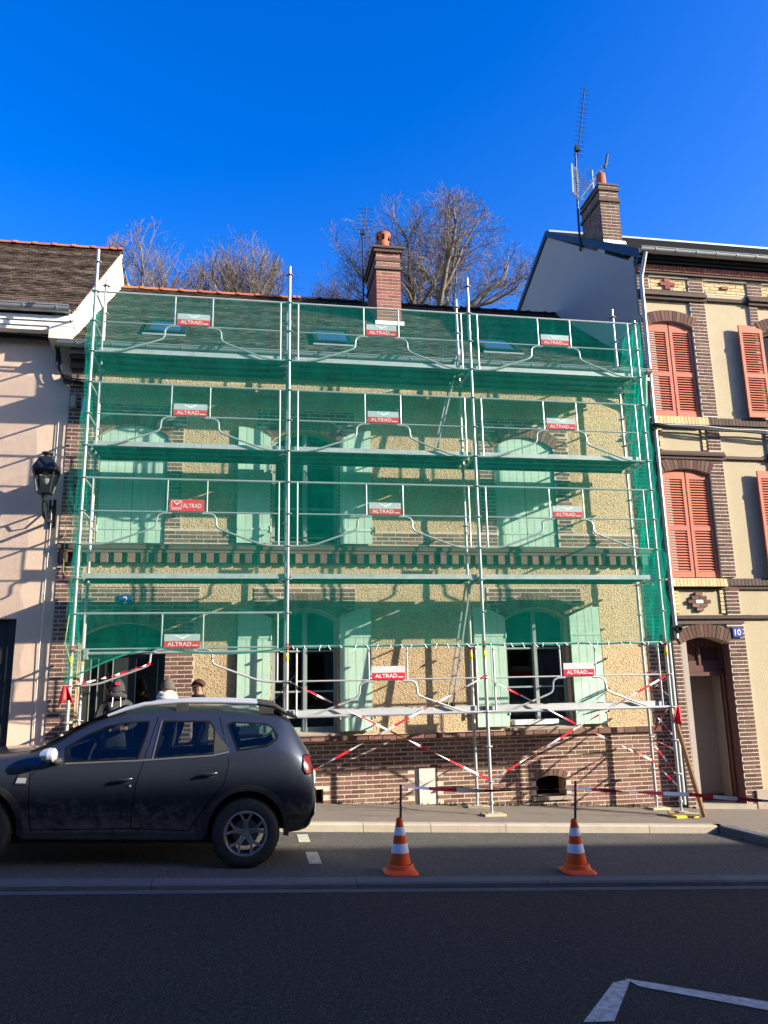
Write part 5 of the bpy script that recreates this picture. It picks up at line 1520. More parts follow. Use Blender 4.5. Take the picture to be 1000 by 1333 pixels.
def sidey(u, z):
    for a, b in zip(ST, ST[1:]):
        if a[0] <= u <= b[0]:
            f = (u-a[0])/(b[0]-a[0]); break
    else:
        a, b, f = (ST[0], ST[1], 0) if u < 0 else (ST[-2], ST[-1], 1)
    ha, hb = half(a), half(b)
    h = [(p[0]*(1-f)+q[0]*f, p[1]*(1-f)+q[1]*f) for p, q in zip(ha, hb)][2:9]
    for p, q in zip(h, h[1:]):
        if p[1] <= z <= q[1]: return p[0] + (q[0]-p[0])*(z-p[1])/max(1e-6, q[1]-p[1])
    return h[0][0] if z < h[0][1] else h[-1][0]
bmb = MB(); ring_n = 0
for s in ST:
    h = half(s); ring = [(-s[0], -y, z) for y, z in h] + [(-s[0], y, z) for y, z in h[-2:0:-1]]
    ring_n = len(ring); bmb.v.extend(ring)
for i in range(len(ST)-1):
    for k in range(ring_n):
        l = (k+1) % ring_n
        bmb.f.append((i*ring_n+k, (i+1)*ring_n+k, (i+1)*ring_n+l, i*ring_n+l)); bmb.m.append(0)
bmb.f.append(tuple(range(ring_n))); bmb.m.append(0)
bmb.f.append(tuple(range(len(ST)*ring_n-1, (len(ST)-1)*ring_n-1, -1))); bmb.m.append(0)
WU = (0.72, 3.39); WR = 0.345
GF_ = [(2.60,1.022),(2.625,1.16),(2.44,1.285),(2.246,1.378),(2.076,1.415),(1.823,1.44),(1.823,1.345),(1.885,1.065)]
GR_ = [(1.664,1.443),(1.19,1.455),(1.13,1.385),(1.115,1.13),(1.718,1.072)]
TR_ = [(1.118,1.36),(0.955,1.19),(0.954,1.168),(1.112,1.128)]
QG_ = [(0.985,1.43),(0.936,1.452),(0.586,1.443),(0.511,1.41),(0.446,1.328),(0.456,1.29),(0.547,1.222),(0.862,1.172)]
bo_ = bpy.data.objects.new('shell', bmb.mesh('shell', M['car_paint']))
C.objects.link(bo_)
cutters = []
for wu in WU:
    c_ = MB().lathe([(0.0,-1.2),(0.405,-1.2),(0.405,1.2),(0.0,1.2)], (-wu, 0, 0.37), 40, axis='y')
    co_ = bpy.data.objects.new('cutter', c_.mesh('cutter', M['car_plastic'])); C.objects.link(co_); cutters.append(co_)
    md = bo_.modifiers.new('b', 'BOOLEAN'); md.operation = 'DIFFERENCE'; md.object = co_; md.solver = 'EXACT'
def ccw(poly):
    pts = [(-u, z) for u, z in poly]
    a = sum(p[0]*q[1]-q[0]*p[1] for p, q in zip(pts, pts[1:]+pts[:1]))
    return pts if a > 0 else pts[::-1]
for poly, hy in ((GF_, 1.1), (GR_, 1.1), (QG_, 1.1), ([(0.42,0.75),(2.78,0.75),(2.78,1.05),(2.45,1.25),(2.1,1.40),(0.60,1.415),(0.42,1.2)], 0.60)):
    co_ = bpy.data.objects.new('cutter', MB().prism(ccw(poly), -hy, hy).mesh('cutter', M['car_plastic'])); C.objects.link(co_); cutters.append(co_)
    md = bo_.modifiers.new('b', 'BOOLEAN'); md.operation = 'DIFFERENCE'; md.object = co_; md.solver = 'EXACT'
dg = bpy.context.evaluated_depsgraph_get()
bmesh_ = bpy.data.meshes.new_from_object(bo_.evaluated_get(dg))
for o in cutters + [bo_]: bpy.data.objects.remove(o)
for v in bmesh_.vertices: v.co.x += 0.72
bmesh_.polygons.foreach_set('use_smooth', [True]*len(bmesh_.polygons))
bmesh_.set_sharp_from_angle(angle=math.radians(32))
body = bpy.data.objects.new('body', bmesh_); C.objects.link(body); body.parent = car

def panel(name, poly, mname, off, parent, side=-1, thick=0.0, grid=0.09, smooth=True):
    """outline in (u, z) laid on the car's flank, both curved with it"""
    bm = bmesh.new()
    vs_ = [bm.verts.new((u, 0, z)) for u, z in poly]
    f = bm.faces.new(vs_)
    bmesh.ops.triangulate(bm, faces=[f])
    us = [p[0] for p in poly]; zz = [p[1] for p in poly]
    g = math.floor(min(us)/grid)*grid
    while g < max(us):
        bmesh.ops.bisect_plane(bm, geom=bm.verts[:]+bm.edges[:]+bm.faces[:], plane_co=(g,0,0), plane_no=(1,0,0)); g += grid
    g = math.floor(min(zz)/grid)*grid
    while g < max(zz):
        bmesh.ops.bisect_plane(bm, geom=bm.verts[:]+bm.edges[:]+bm.faces[:], plane_co=(0,0,g), plane_no=(0,0,1)); g += grid
    bm.verts.index_update()
    mb = MB()
    vs_ = [(-v.co.x, side*(sidey(v.co.x, v.co.z)+off), v.co.z) for v in bm.verts]
    fs = [tuple(v.index for v in f.verts) for f in bm.faces]
    mb.add(vs_, fs)
    if thick:
        be = [e for e in bm.edges if e.is_boundary]
        for e in be:
            a, b = e.verts
            pa, pb = vs_[a.index], vs_[b.index]
            mb.add([pa, pb, (pb[0], pb[1]-side*thick, pb[2]), (pa[0], pa[1]-side*thick, pa[2])], [(0,1,2,3)])
    bm.free()
    return mb.build(name, M[mname], parent, smooth=60 if smooth else False)
def seam(pts, w=0.007, off=0.0015, side=-1, mname='hole', parent=None, name='seam'):
    mb = MB(); fine = []
    for a, b in zip(pts, pts[1:]):
        n = max(2, int(math.hypot(b[0]-a[0], b[1]-a[1])/0.05))
        for i in range(n): fine.append((a[0]+(b[0]-a[0])*i/n, a[1]+(b[1]-a[1])*i/n))
    fine.append(pts[-1]); vs_ = []
    for i, p in enumerate(fine):
        a = fine[max(0, i-1)]; b = fine[min(len(fine)-1, i+1)]
        dx, dz = b[0]-a[0], b[1]-a[1]; l = math.hypot(dx, dz) or 1
        nx, nz = -dz/l*w/2, dx/l*w/2
        for s_ in (-1, 1):
            u, z = p[0]+s_*nx, p[1]+s_*nz
            vs_.append((-u, side*(sidey(u, z)+off), z))
    mb.add(vs_, [(2*i, 2*i+2, 2*i+3, 2*i+1) for i in range(len(fine)-1)])
    return mb.build(name, M[mname], parent or body)
DZ = 0.03
for side in (-1, 1):
    for nm, poly, mm in (('door_window', GF_, 'car_window'), ('door_window', GR_, 'car_window'), ('quarter_window', QG_, 'car_window'), ('window_corner', TR_, 'car_plastic')):
        w_ = panel(nm, poly, mm, 0.004, car, side)
        if mm == 'car_window':
            seam(poly + [poly[0]], 0.016, 0.006, side, 'hole', w_, 'window_seal')
    seam([(2.60,1.008),(1.88,1.05),(1.12,1.115),(0.95,1.155)], 0.016, 0.008, side, 'car_trim', car, 'belt_trim')
    seam([(1.69,1.45),(1.735,1.06)], 0.014, 0.009, side, 'car_trim', car, 'pillar_trim')
    seam([(2.92,0.88),(2.905,0.68),(2.865,0.36)], 0.009, side=side)
    seam([(2.865,0.36),(1.894,0.38),(1.303,0.36)], 0.009, side=side)
    seam([(1.894,0.38),(1.889,0.587),(1.874,0.823),(1.825,1.023),(1.79,1.207),(1.735,1.49)], 0.010, side=side)
    seam([(1.303,0.36),(1.15,0.62),(0.985,0.82),(0.945,1.03),(0.955,1.10),(1.084,1.51)], 0.009, side=side)
    seam([(2.92,0.88),(2.80,1.02),(2.66,1.16)], 0.008, side=side)
    # sill cladding and wheel-arch lips
    panel('sill_cladding', [(2.95,0.275),(1.15,0.275),(1.16,0.335),(1.9,0.345),(2.93,0.335)], 'car_plastic', 0.012, car, side, 0.02)
    for wu in WU:
        lip = MB(); n = 28
        a0, a1 = math.radians(-8), math.radians(188)
        for i in range(n):
            for (r0, r1) in ((0.398, 0.455),):
                qs = []
                for a, r in ((a0+(a1-a0)*i/n, r0), (a0+(a1-a0)*(i+1)/n, r0), (a0+(a1-a0)*(i+1)/n, r1), (a0+(a1-a0)*i/n, r1)):
                    u, z = wu + r*math.cos(a), 0.37 + r*math.sin(a)
                    z = max(z, 0.29)
                    qs.append((-u, side*(sidey(u, z)+0.014), z))
                lip.add(qs, [(0,1,2,3)])
                lip.add([qs[0], qs[1], (qs[1][0], qs[1][1]-side*0.05, qs[1][2]), (qs[0][0], qs[0][1]-side*0.05, qs[0][2])], [(0,1,2,3)])
                lip.add([qs[3], qs[2], (qs[2][0], qs[2][1]-side*0.02, qs[2][2]), (qs[3][0], qs[3][1]-side*0.02, qs[3][2])], [(0,1,2,3)])
        lip.build('arch_cladding', M['car_plastic'], car, smooth=50)
    # door handles, mirror, badge vent
    for u, z in ((2.01, 0.855), (1.15, 0.925)):
        y = side*(sidey(u, z)+0.02)
        hd = MB().tube([(-u-0.10, y-side*0.02, z-0.012), (-u-0.07, y+side*0.015, z-0.005), (-u+0.05, y+side*0.015, z+0.012), (-u+0.09, y-side*0.018, z+0.016)], [0.014,0.018,0.018,0.014], 8)
        hd.build('door_handle', M['car_paint'], car, smooth=60)
        panel('handle_recess', [(u+0.09,z-0.045),(u-0.07,z-0.03),(u-0.075,z+0.03),(u+0.085,z+0.012)], 'car_plastic', 0.003, car, side)
    MB().lathe([(0.0,-0.012),(0.012,-0.01),(0.012,0)], (-1.93, side*sidey(1.93, 0.80)-0.0, 0.80), 10, axis='y').build('door_lock', M['car_silver'], car)
    mr_ = MB(); c0 = (-2.70, side*0.985, 1.10)
    prof = []
    for k in range(7):
        f = k/6; sx_ = 0.085*(1-0.55*f**2); prof.append((f*0.16, sx_))
    rings = []
    for f, sx_ in [(0.0, 0.055), (0.02, 0.085), (0.07, 0.088), (0.12, 0.07), (0.15, 0.04), (0.16, 0.005)]:
        rings.append([(c0[0]+0.03 - f, c0[1] + side*1.15*sx_*math.cos(a), c0[2] + 0.80*sx_*math.sin(a)) for a in [2*math.pi*q/14 for q in range(14)]])
    for ra, rb_ in zip(rings, rings[1:]): mr_.add(ra+rb_, [(q, (q+1) % 14, (q+1) % 14+14, q+14) for q in range(14)])
    mr_.add(rings[0], [tuple(range(14))])
    mo_ = mr_.build('wing_mirror', M['car_silver'], car, smooth=60)
    MB().tube([(-2.66, side*0.86, 1.03), (-2.69, side*0.93, 1.035), (-2.70, side*0.97, 1.06)], [0.035,0.035,0.03], 8).build('mirror_arm', M['car_plastic'], mo_, smooth=60)
    panel('fender_vent', [(3.06,0.80),(2.935,0.80),(2.945,0.975),(3.00,0.975)], 'car_plastic', 0.010, car, side, 0.012)
    panel('vent_badge', [(3.045,0.815),(2.95,0.815),(2.95,0.865),(3.03,0.865)], 'car_silver', 0.017, car, side, 0.006)
    # roof rail: a swept bar on three feet
    rl = MB().tube([(-2.27, side*0.64, 1.485), (-2.10, side*0.62, 1.555), (-1.90, side*0.61, 1.615), (-1.5, side*0.605, 1.655), (-1.1, side*0.605, 1.665), (-0.75, side*0.605, 1.665), (-0.62, side*0.605, 1.655)], [0.014,0.022,0.024,0.024,0.024,0.024,0.020], 8)
    rl = rl.build('roof_rail', M['car_silver'], car, smooth=60)
    MB().prism_x([(side*0.59, 1.55), (side*0.62, 1.55), (side*0.62, 1.67), (side*0.59, 1.67)], -0.66, -0.50).tube([(-0.68, side*0.605, 1.66), (-0.50, side*0.605, 1.64), (-0.36, side*0.615, 1.56)], [0.027,0.03,0.015], 8).build('rail_foot', M['car_plastic'], rl, smooth=60)
    for u in (1.5,): MB().bar((-u, side*0.605, 1.54), (-u, side*0.605, 1.65), 0.12, 0.03, (0,1,0)).build('rail_foot', M['car_plastic'], rl)
    # lights
    tp_ = [(0.155,1.135),(0.15,0.99),(0.115,0.94),(0.045,0.945),(0.05,1.04),(0.09,1.13)]
    tl_ = panel('tail_light', tp_, 'tail_red', 0.012, car, side, 0.03, grid=0.04)
    seam(tp_+[tp_[0]], 0.010, 0.016, side, 'hole', tl_, 'lamp_surround')
    panel('headlight', [(4.20,0.76),(3.92,0.80),(3.95,0.88),(4.14,0.86)], 'headlamp', 0.008, car, side, 0.02, grid=0.04)
    panel('bumper_insert', [(0.34,0.47),(0.06,0.47),(0.05,0.54),(0.30,0.52)], 'car_plastic', 0.006, car, side)
# cabin: seats, headrests, steering wheel
for u, y, nm in ((1.95, -0.36, 'front_seat'), (1.95, 0.36, 'front_seat')):
    st_ = MB().obox((-u+0.12, y, 0.98), (0.06,0,-0.0), (0,0.23,0), (0.10,0,0.30)).obox((-u-0.12, y, 0.74), (0.24,0,0), (0,0.24,0), (0,0,0.07)).build(nm, M['seat_cloth'], car)
    MB().obox((-u+0.24, y, 1.34), (0.04,0,0), (0,0.12,0), (0.015,0,0.07)).build('headrest', M['seat_cloth'], st_)
rs = MB().obox((-1.02, 0, 0.98), (0.06,0,0), (0,0.56,0), (0.08,0,0.26)).build('rear_seat', M['seat_cloth'], car)
for y in (-0.34, 0.34): MB().obox((-0.92, y, 1.28), (0.04,0,0), (0,0.12,0), (0.012,0,0.06)).build('headrest', M['seat_cloth'], rs)
MB().tube([(-2.44+0.05*math.sin(a), -0.36+0.18*math.cos(a), 1.03+0.175*math.sin(a)) for a in [2*math.pi*q/20 for q in range(20)]], 0.014, 6, closed=True).tube([(-2.44, -0.36, 1.03), (-2.62, -0.36, 0.95)], 0.03, 6).bar((-2.44, -0.53, 1.03), (-2.44, -0.19, 1.03), 0.03, 0.03).build('steering_wheel', M['car_plastic'], car, smooth=True)
MB().obox((-2.64, 0, 0.94), (0.12,0,0), (0,0.58,0), (0,0,0.08)).build('dashboard', M['car_plastic'], car)
# tailgate window, spoiler, bumper skid, windscreen
MB().add([(-0.10,-0.60,1.17),(-0.10,0.60,1.17),(-0.315,0.57,1.475),(-0.315,-0.57,1.475)], [(0,1,2,3)]).build('rear_window', M['car_glass'], car)
MB().prism([(-0.62,1.60),(-0.30,1.515),(-0.22,1.50),(-0.24,1.535),(-0.40,1.595)], -0.58, 0.58).build('roof_spoiler', M['car_paint'], car)
sk_ = MB()
for s_ in (-1, 1): pass
sk_.add([(0.010,-0.70,0.70),(0.045,-0.3,0.72),(0.045,0.3,0.72),(0.010,0.70,0.70),(0.0,-0.76,0.52),(0.045,-0.3,0.47),(0.045,0.3,0.47),(0.0,0.76,0.52),(-0.10,-0.78,0.37),(-0.06,-0.3,0.35),(-0.06,0.3,0.35),(-0.10,0.78,0.37)],
        [(0,4,5,1),(1,5,6,2),(2,6,7,3),(4,8,9,5),(5,9,10,6),(6,10,11,7)])
sk_.build('skid_plate', M['sign_white'], car, smooth=True)
MB().add([(-2.12,-0.58,1.598),(-2.12,0.58,1.598),(-3.02,0.70,1.14),(-3.02,-0.70,1.14)], [(0,1,2,3)]).build('windscreen', M['car_glass'], car)
MB().tube([(-0.55,0,1.60),(-0.25,0,2.0)], 0.006, 5).build('aerial', M['cable'], car)
MB().box(-4.33, -4.20, -0.5, 0.5, 0.62, 0.78).build('grille', M['car_plastic'], car)
MB().box(0.0, 0.03, -0.27, 0.27, 0.78, 0.90).build('plate', M['sign_white'], car)
# wheels
def wheel(u, side):
    cx, cy, cz = -u, side*0.80, WR
    ty = MB().lathe([(0.215,0.105),(0.245,0.112),(0.30,0.108),(0.33,0.092),(0.345,0.06),(0.347,0.0),(0.345,-0.06),(0.33,-0.092),(0.30,-0.108),(0.245,-0.112),(0.215,-0.105)], (cx, cy, cz), 44, axis='y')
    for k in range(44):
        a = 2*math.pi*k/44
        for h in (-0.055, 0.0, 0.055):
            ty.obox((cx+0.347*math.cos(a+h), cy+h, cz+0.347*math.sin(a+h)), (0.005*math.cos(a), 0, 0.005*math.sin(a)), (0, 0.021, 0), (-0.016*math.sin(a), 0, 0.016*math.cos(a)))
    w = ty.build('wheel', M['tyre'], car, smooth=40)
    yo = cy + side*0.095
    rm_ = MB().lathe([(0.222,0.0),(0.226,side*0.012),(0.214,side*0.016),(0.205,side*0.005),(0.195,-side*0.10),(0.19,-side*0.16)], (cx, yo, cz), 44, axis='y')
    for k in range(5):
        a = 2*math.pi*k/5 + 0.35
        er = Vector((math.cos(a), 0, math.sin(a))); et = Vector((-math.sin(a), 0, math.cos(a)))
        c_ = Vector((cx, yo, cz))
        for s_ in (-1, 1):
            p0 = c_ + er*0.035 + et*0.016*s_ + Vector((0, -side*0.03, 0)); p1 = c_ + er*0.12 + et*0.012*s_ + Vector((0, -side*0.012, 0)); p2 = c_ + er*0.213 + et*0.072*s_ + Vector((0, 0, 0))
            rm_.bar(p0, p1, 0.024, 0.03, (0,1,0)); rm_.bar(p1, p2, 0.026, 0.028, (0,1,0))
        rm_.bar(c_+er*0.205-et*0.06, c_+er*0.205+et*0.06, 0.02, 0.02, (0,1,0))
    rm_.lathe([(0.0,side*0.0),(0.03,side*0.0),(0.042,-side*0.02),(0.05,-side*0.05)], (cx, yo-side*0.01, cz), 16, axis='y')
    rm_.build('rim', M['rim_metal'], w, smooth=35)
    MB().lathe([(0.03,-side*0.07),(0.135,-side*0.07),(0.135,-side*0.085),(0.03,-side*0.085)], (cx, yo, cz), 24, axis='y').build('brake_disc', M['car_trim'], w)
for u in WU:
    for side in (-1, 1): wheel(u, side)
MB().box(-3.39, -0.72, -0.62, 0.62, 0.20, 0.34).build('underbody', M['car_plastic'], car)
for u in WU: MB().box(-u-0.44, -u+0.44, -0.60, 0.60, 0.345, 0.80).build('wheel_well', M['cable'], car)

# ================================================================ people behind the car
mat('skin', (0.42, 0.22, 0.15), 0.6, var=0.2, vscale=20)
mat('jacket_dark', (0.028, 0.028, 0.031), 0.85, var=0.5, vscale=12, col2=(0.06, 0.06, 0.062))
mat('jacket_black', (0.014, 0.014, 0.017), 0.85, var=0.4, vscale=12)
mat('trousers', (0.030, 0.034, 0.045), 0.9, var=0.3, vscale=10)
mat('beanie_grey', (0.115, 0.105, 0.085), 0.95, var=0.6, vscale=30, bump=0.6, bscale=120)
mat('scarf_pale', (0.62, 0.61, 0.57), 0.95, var=0.6, vscale=25, col2=(0.40, 0.39, 0.36), bump=0.5, bscale=90)
mat('cap_brown', (0.055, 0.022, 0.018), 0.8, var=0.3, vscale=15)
mat('shoe', (0.02, 0.018, 0.016), 0.7)
def skin_mesh(verts, edges, radii, root=0, sub=2):
    me = bpy.data.meshes.new('figure'); me.from_pydata(verts, edges, [])
    o = bpy.data.objects.new('figure', me); C.objects.link(o)
    md = o.modifiers.new('s', 'SKIN'); md.use_smooth_shade = True
    sv = me.skin_vertices[0].data if me.skin_vertices else None
    if sv is None:
        lay = me.attributes.get('skin')
    for i, r in enumerate(radii):
        rr = r if isinstance(r, tuple) else (r, r)
        me.skin_vertices[0].data[i].radius = rr
        me.skin_vertices[0].data[i].use_root = (i == root)
    sb = o.modifiers.new('u', 'SUBSURF'); sb.levels = sub; sb.render_levels = sub
    dg = bpy.context.evaluated_depsgraph_get()
    out = bpy.data.meshes.new_from_object(o.evaluated_get(dg))
    bpy.data.objects.remove(o)
    return out
def person(x, y, face, label, jacket, head_tilt=0.0, height=1.76, arms='down', lean=0.0):
    """standing figure; face = heading of the gaze (radians, 0 looks along +X)"""
    z0 = zs(x); k = height/1.76
    t = thing('person', label, 'person', (x, y, z0), 'workmen behind the parked car')
    fx, fy = math.cos(face), math.sin(face); sx_, sy_ = -fy, fx          # forward, left
    def W(f, s, h):
        f2 = f + lean*max(0, h-0.9)
        return (x + (fx*f2 + sx_*s)*k, y + (fy*f2 + sy_*s)*k, z0 + h*k)
    V = []; E = []; R_ = []
    def add(p, r, par=None):
        V.append(W(*p)); R_.append(r if not isinstance(r, tuple) else (r[0]*k, r[1]*k)); i = len(V)-1
        if par is not None: E.append((par, i))
        return i
    pel = add((0,0,0.95), (0.13,0.15)); ab = add((0.0,0,1.10), (0.12,0.145), pel); chs = add((0.01,0,1.30), (0.125,0.175), ab); shd = add((0.0,0,1.43), (0.09,0.13), chs)
    nk = add((0.02,0,1.51), (0.058,0.058), shd); hd0 = add((0.05,0,1.575), (0.072,0.066), nk)
    ht = head_tilt
    hd1 = add((0.055+0.03*ht,0,1.635), (0.092,0.076), hd0); hd2 = add((0.045+0.05*ht,0,1.70), (0.090,0.074), hd1); hd3 = add((0.04+0.06*ht,0,1.735), (0.06,0.055), hd2)
    for s in (1, -1):
        hip = add((0,0.10*s,0.88), (0.095,0.095), pel); kn = add((0.02,0.11*s,0.50), (0.065,0.065), hip); an_ = add((-0.01,0.12*s,0.10), (0.045,0.045), kn)
        add((0.0,0.12*s,0.05), (0.045,0.05), an_); toe = add((0.15,0.13*s,0.035), (0.032,0.045), len(V)-1)
        sh_ = add((0,0.19*s,1.40), (0.068,0.068), shd)
        if arms == 'down': el = add((-0.03,0.25*s,1.13), (0.05,0.05), sh_); wr_ = add((0.06,0.25*s,0.90), (0.033,0.033), el); hp_ = (0.09,0.245*s,0.84)
        else: el = add((0.06,0.27*s,1.15), (0.05,0.05), sh_); wr_ = add((0.28,0.14*s,1.10), (0.033,0.033), el); hp_ = (0.35,0.10*s,1.11)
        pm_ = add(hp_, (0.022,0.036), wr_)
    me = skin_mesh(V, E, R_, 0)
    hc = Vector(W(0.05+0.04*ht, 0, 1.655)); F_ = Vector((fx, fy, 0)); S_ = Vector((sx_, sy_, 0))
    for v in me.vertices:                       # brow, nose and chin
        d = v.co - hc; f = d.dot(F_); s = d.dot(S_); h = d.z
        if f > 0.03*k and abs(s) < 0.05*k:
            if abs(h+0.015*k) < 0.03*k and abs(s) < 0.02*k: v.co += F_*0.022*k
            elif abs(h-0.015*k) < 0.012*k and abs(s) > 0.015*k: v.co -= F_*0.008*k
            elif abs(h+0.085*k) < 0.02*k: v.co += F_*0.008*k
    for mm in (jacket, 'trousers', 'skin', 'shoe'): me.materials.append(M[mm])
    for p in me.polygons:
        h = (p.center.z - z0)/k; s = (p.center - Vector((x, y, 0))).dot(S_)/k; f = (p.center - Vector((x, y, 0))).dot(F_)/k
        p.material_index = 2 if h > 1.50 else (0 if h > 0.86 and abs(s) < 0.4 else (3 if h < 0.10 else 1))
        if (arms == 'down' and h < 0.90 and abs(s) > 0.205 and h > 0.6) or (arms != 'down' and f - lean*max(0, h-0.9) > 0.29): p.material_index = 2
        p.use_smooth = True
    b = base_of(t)
    for v in me.vertices: v.co -= Vector(b)
    bd_ = bpy.data.objects.new('body', me); C.objects.link(bd_); bd_.parent = t
    hf = hc + F_*0.085*k
    e = MB()
    for s in (1, -1):
        c_ = hc + F_*0.078*k + S_*0.030*k*s + Vector((0,0,0.012*k)); e.lathe([(0,-0.008),(0.008,-0.005),(0.010,0),(0.008,0.005),(0,0.008)], tuple(c_), 8)
    e.build('eyes', M['hole'], t)
    m_ = MB().obox(hc + F_*0.083*k + Vector((0,0,-0.055*k)), S_*0.024*k, F_*0.006*k, (0,0,0.005*k)); m_.build('mouth', M['brick_red'], t)
    for s in (1, -1):
        c_ = hc + S_*0.078*k*s - F_*0.005*k
        MB().obox(c_, S_*0.008*k, F_*0.016*k, (0,0,0.030*k)).build('ear', M['skin'], t)
    # five fingers and thumb per hand
    for s in (1, -1):
        hp_ = (0.09,0.245*s,0.84) if arms == 'down' else (0.35,0.10*s,1.11)
        dirv = (0.03, 0, -0.08) if arms == 'down' else (0.075, -0.01*s, -0.01)
        fg = MB()
        for q in range(4):
            o_ = (q-1.5)*0.019; L_ = (0.85, 1.0, 0.95, 0.75)[q]
            side_ = (o_, 0, 0) if arms == 'down' else (0, o_, 0.0)
            p0 = W(hp_[0]+side_[0], hp_[1]+side_[1], hp_[2]+side_[2]); p1 = W(hp_[0]+side_[0]+dirv[0]*0.6*L_, hp_[1]+side_[1]+dirv[1], hp_[2]+dirv[2]*0.6*L_); p2 = W(hp_[0]+side_[0]+dirv[0]*1.0*L_, hp_[1]+side_[1]-0.012*s, hp_[2]+dirv[2]*1.1*L_-0.01)
            fg.tube([p0, p1, p2], [0.010, 0.009, 0.007], 6)
        fg.tube([W(hp_[0]+0.02, hp_[1]-0.02*s, hp_[2]+0.02), W(hp_[0]+0.05, hp_[1]-0.035*s, hp_[2]-0.01), W(hp_[0]+0.065, hp_[1]-0.03*s, hp_[2]-0.04)], [0.011, 0.010, 0.008], 6)
        fg.build('fingers', M['skin'], t, smooth=True)
    return t, hc, F_, S_, k, W
def dome(hc, F_, S_, k, mname, name, t, r=(0.102, 0.086, 0.105), low=-0.01, lift=0.02):
    mb = MB(); n, m_ = 18, 7; vs_ = []
    for j in range(m_+1):
        a = math.pi/2*j/m_
        for i in range(n):
            b = 2*math.pi*i/n
            p = hc + F_*(r[0]*k*math.cos(b)*math.cos(a)) + S_*(r[1]*k*math.sin(b)*math.cos(a)) + Vector((0, 0, (lift + (r[2])*math.sin(a) + low*(1-j/m_))*k))
            vs_.append(p)
    mb.add(vs_, [(j*n+i, j*n+(i+1) % n, (j+1)*n+(i+1) % n, (j+1)*n+i) for j in range(m_) for i in range(n)])
    return mb.build(name, M[mname], t, smooth=True)
# hooded man bending over, facing the street
t, hc, F_, S_, k, W = person(0.60, 0.22, math.radians(-80), 'man in dark hooded jacket with red cap patch looking down by the door', 'jacket_dark', head_tilt=0.6, height=1.76, arms='front', lean=0.06)
hd_ = dome(hc-F_*0.02, F_, S_, k, 'jacket_dark', 'hood', t, (0.118, 0.112, 0.135), -0.05, 0.0)
MB().obox(hc + F_*0.088*k + Vector((0,0,0.055*k)), S_*0.028*k, F_*0.03*k, (0,0,0.018*k)).build('cap_patch', M['red'], t)
cl = MB().tube([tuple(hc + F_*0.10*math.cos(a) + S_*0.11*math.sin(a) + Vector((0,0,-0.13+0.03*math.cos(a)))) for a in [2*math.pi*i/14 for i in range(14)]], 0.035, 8, closed=True); cl.build('hood_collar', M['jacket_dark'], t, smooth=True)
MB().tube([tuple(hc + F_*0.12 + S_*0.05 + Vector((0,0,-0.13))), tuple(hc + F_*0.17 + S_*0.055 + Vector((0,0,-0.26)))], 0.006, 5).tube([tuple(hc + F_*0.12 - S_*0.05 + Vector((0,0,-0.13))), tuple(hc + F_*0.17 - S_*0.06 + Vector((0,0,-0.26)))], 0.006, 5).build('drawstring', M['sign_white'], t)
# man in grey beanie and pale scarf
t, hc, F_, S_, k, W = person(1.34, 0.25, math.radians(150), 'man in grey-brown beanie with pale thick scarf, in front of the brick door jamb', 'jacket_dark', height=1.79)
dome(hc, F_, S_, k, 'beanie_grey', 'beanie', t, (0.108, 0.094, 0.125), -0.03, 0.01)
for q in range(2):
    MB().tube([tuple(hc + F_*(0.09+0.02*q)*math.cos(a) + S_*(0.10+0.015*q)*math.sin(a) + Vector((0,0,-0.095-0.045*q+0.012*math.sin(3*a)))) for a in [2*math.pi*i/18 for i in range(18)]], 0.042, 8, closed=True).build('scarf', M['scarf_pale'], t, smooth=True)
# man in peaked cap
t, hc, F_, S_, k, W = person(1.78, 0.30, math.radians(195), 'man in dark peaked cap and black jacket, in front of the cream wall', 'jacket_black', height=1.80)
dome(hc, F_, S_, k, 'cap_brown', 'cap', t, (0.104, 0.090, 0.10), -0.012, 0.028)
pk = MB(); vs_ = []
for i in range(9):
    a = -1.1 + 2.2*i/8
    vs_ += [tuple(hc + F_*0.085*k*math.cos(a) + S_*0.088*k*math.sin(a) + Vector((0,0,0.030*k))), tuple(hc + F_*(0.10+0.085*math.cos(a))*k + S_*0.075*k*math.sin(a) + Vector((0,0,(0.022-0.012*abs(math.cos(a)))*k)))]
pk.add(vs_, [(2*i, 2*i+1, 2*i+3, 2*i+2) for i in range(8)])
pko = pk.build('cap_peak', M['cap_brown'], t, smooth=True)
so = pko.modifiers.new('thickness', 'SOLIDIFY'); so.thickness = 0.006
MB().tube([tuple(hc + F_*0.07*math.cos(a) + S_*0.085*math.sin(a) + Vector((0,0,-0.125))) for a in [2*math.pi*i/14 for i in range(14)]], 0.032, 8, closed=True).build('collar', M['jacket_black'], t, smooth=True)

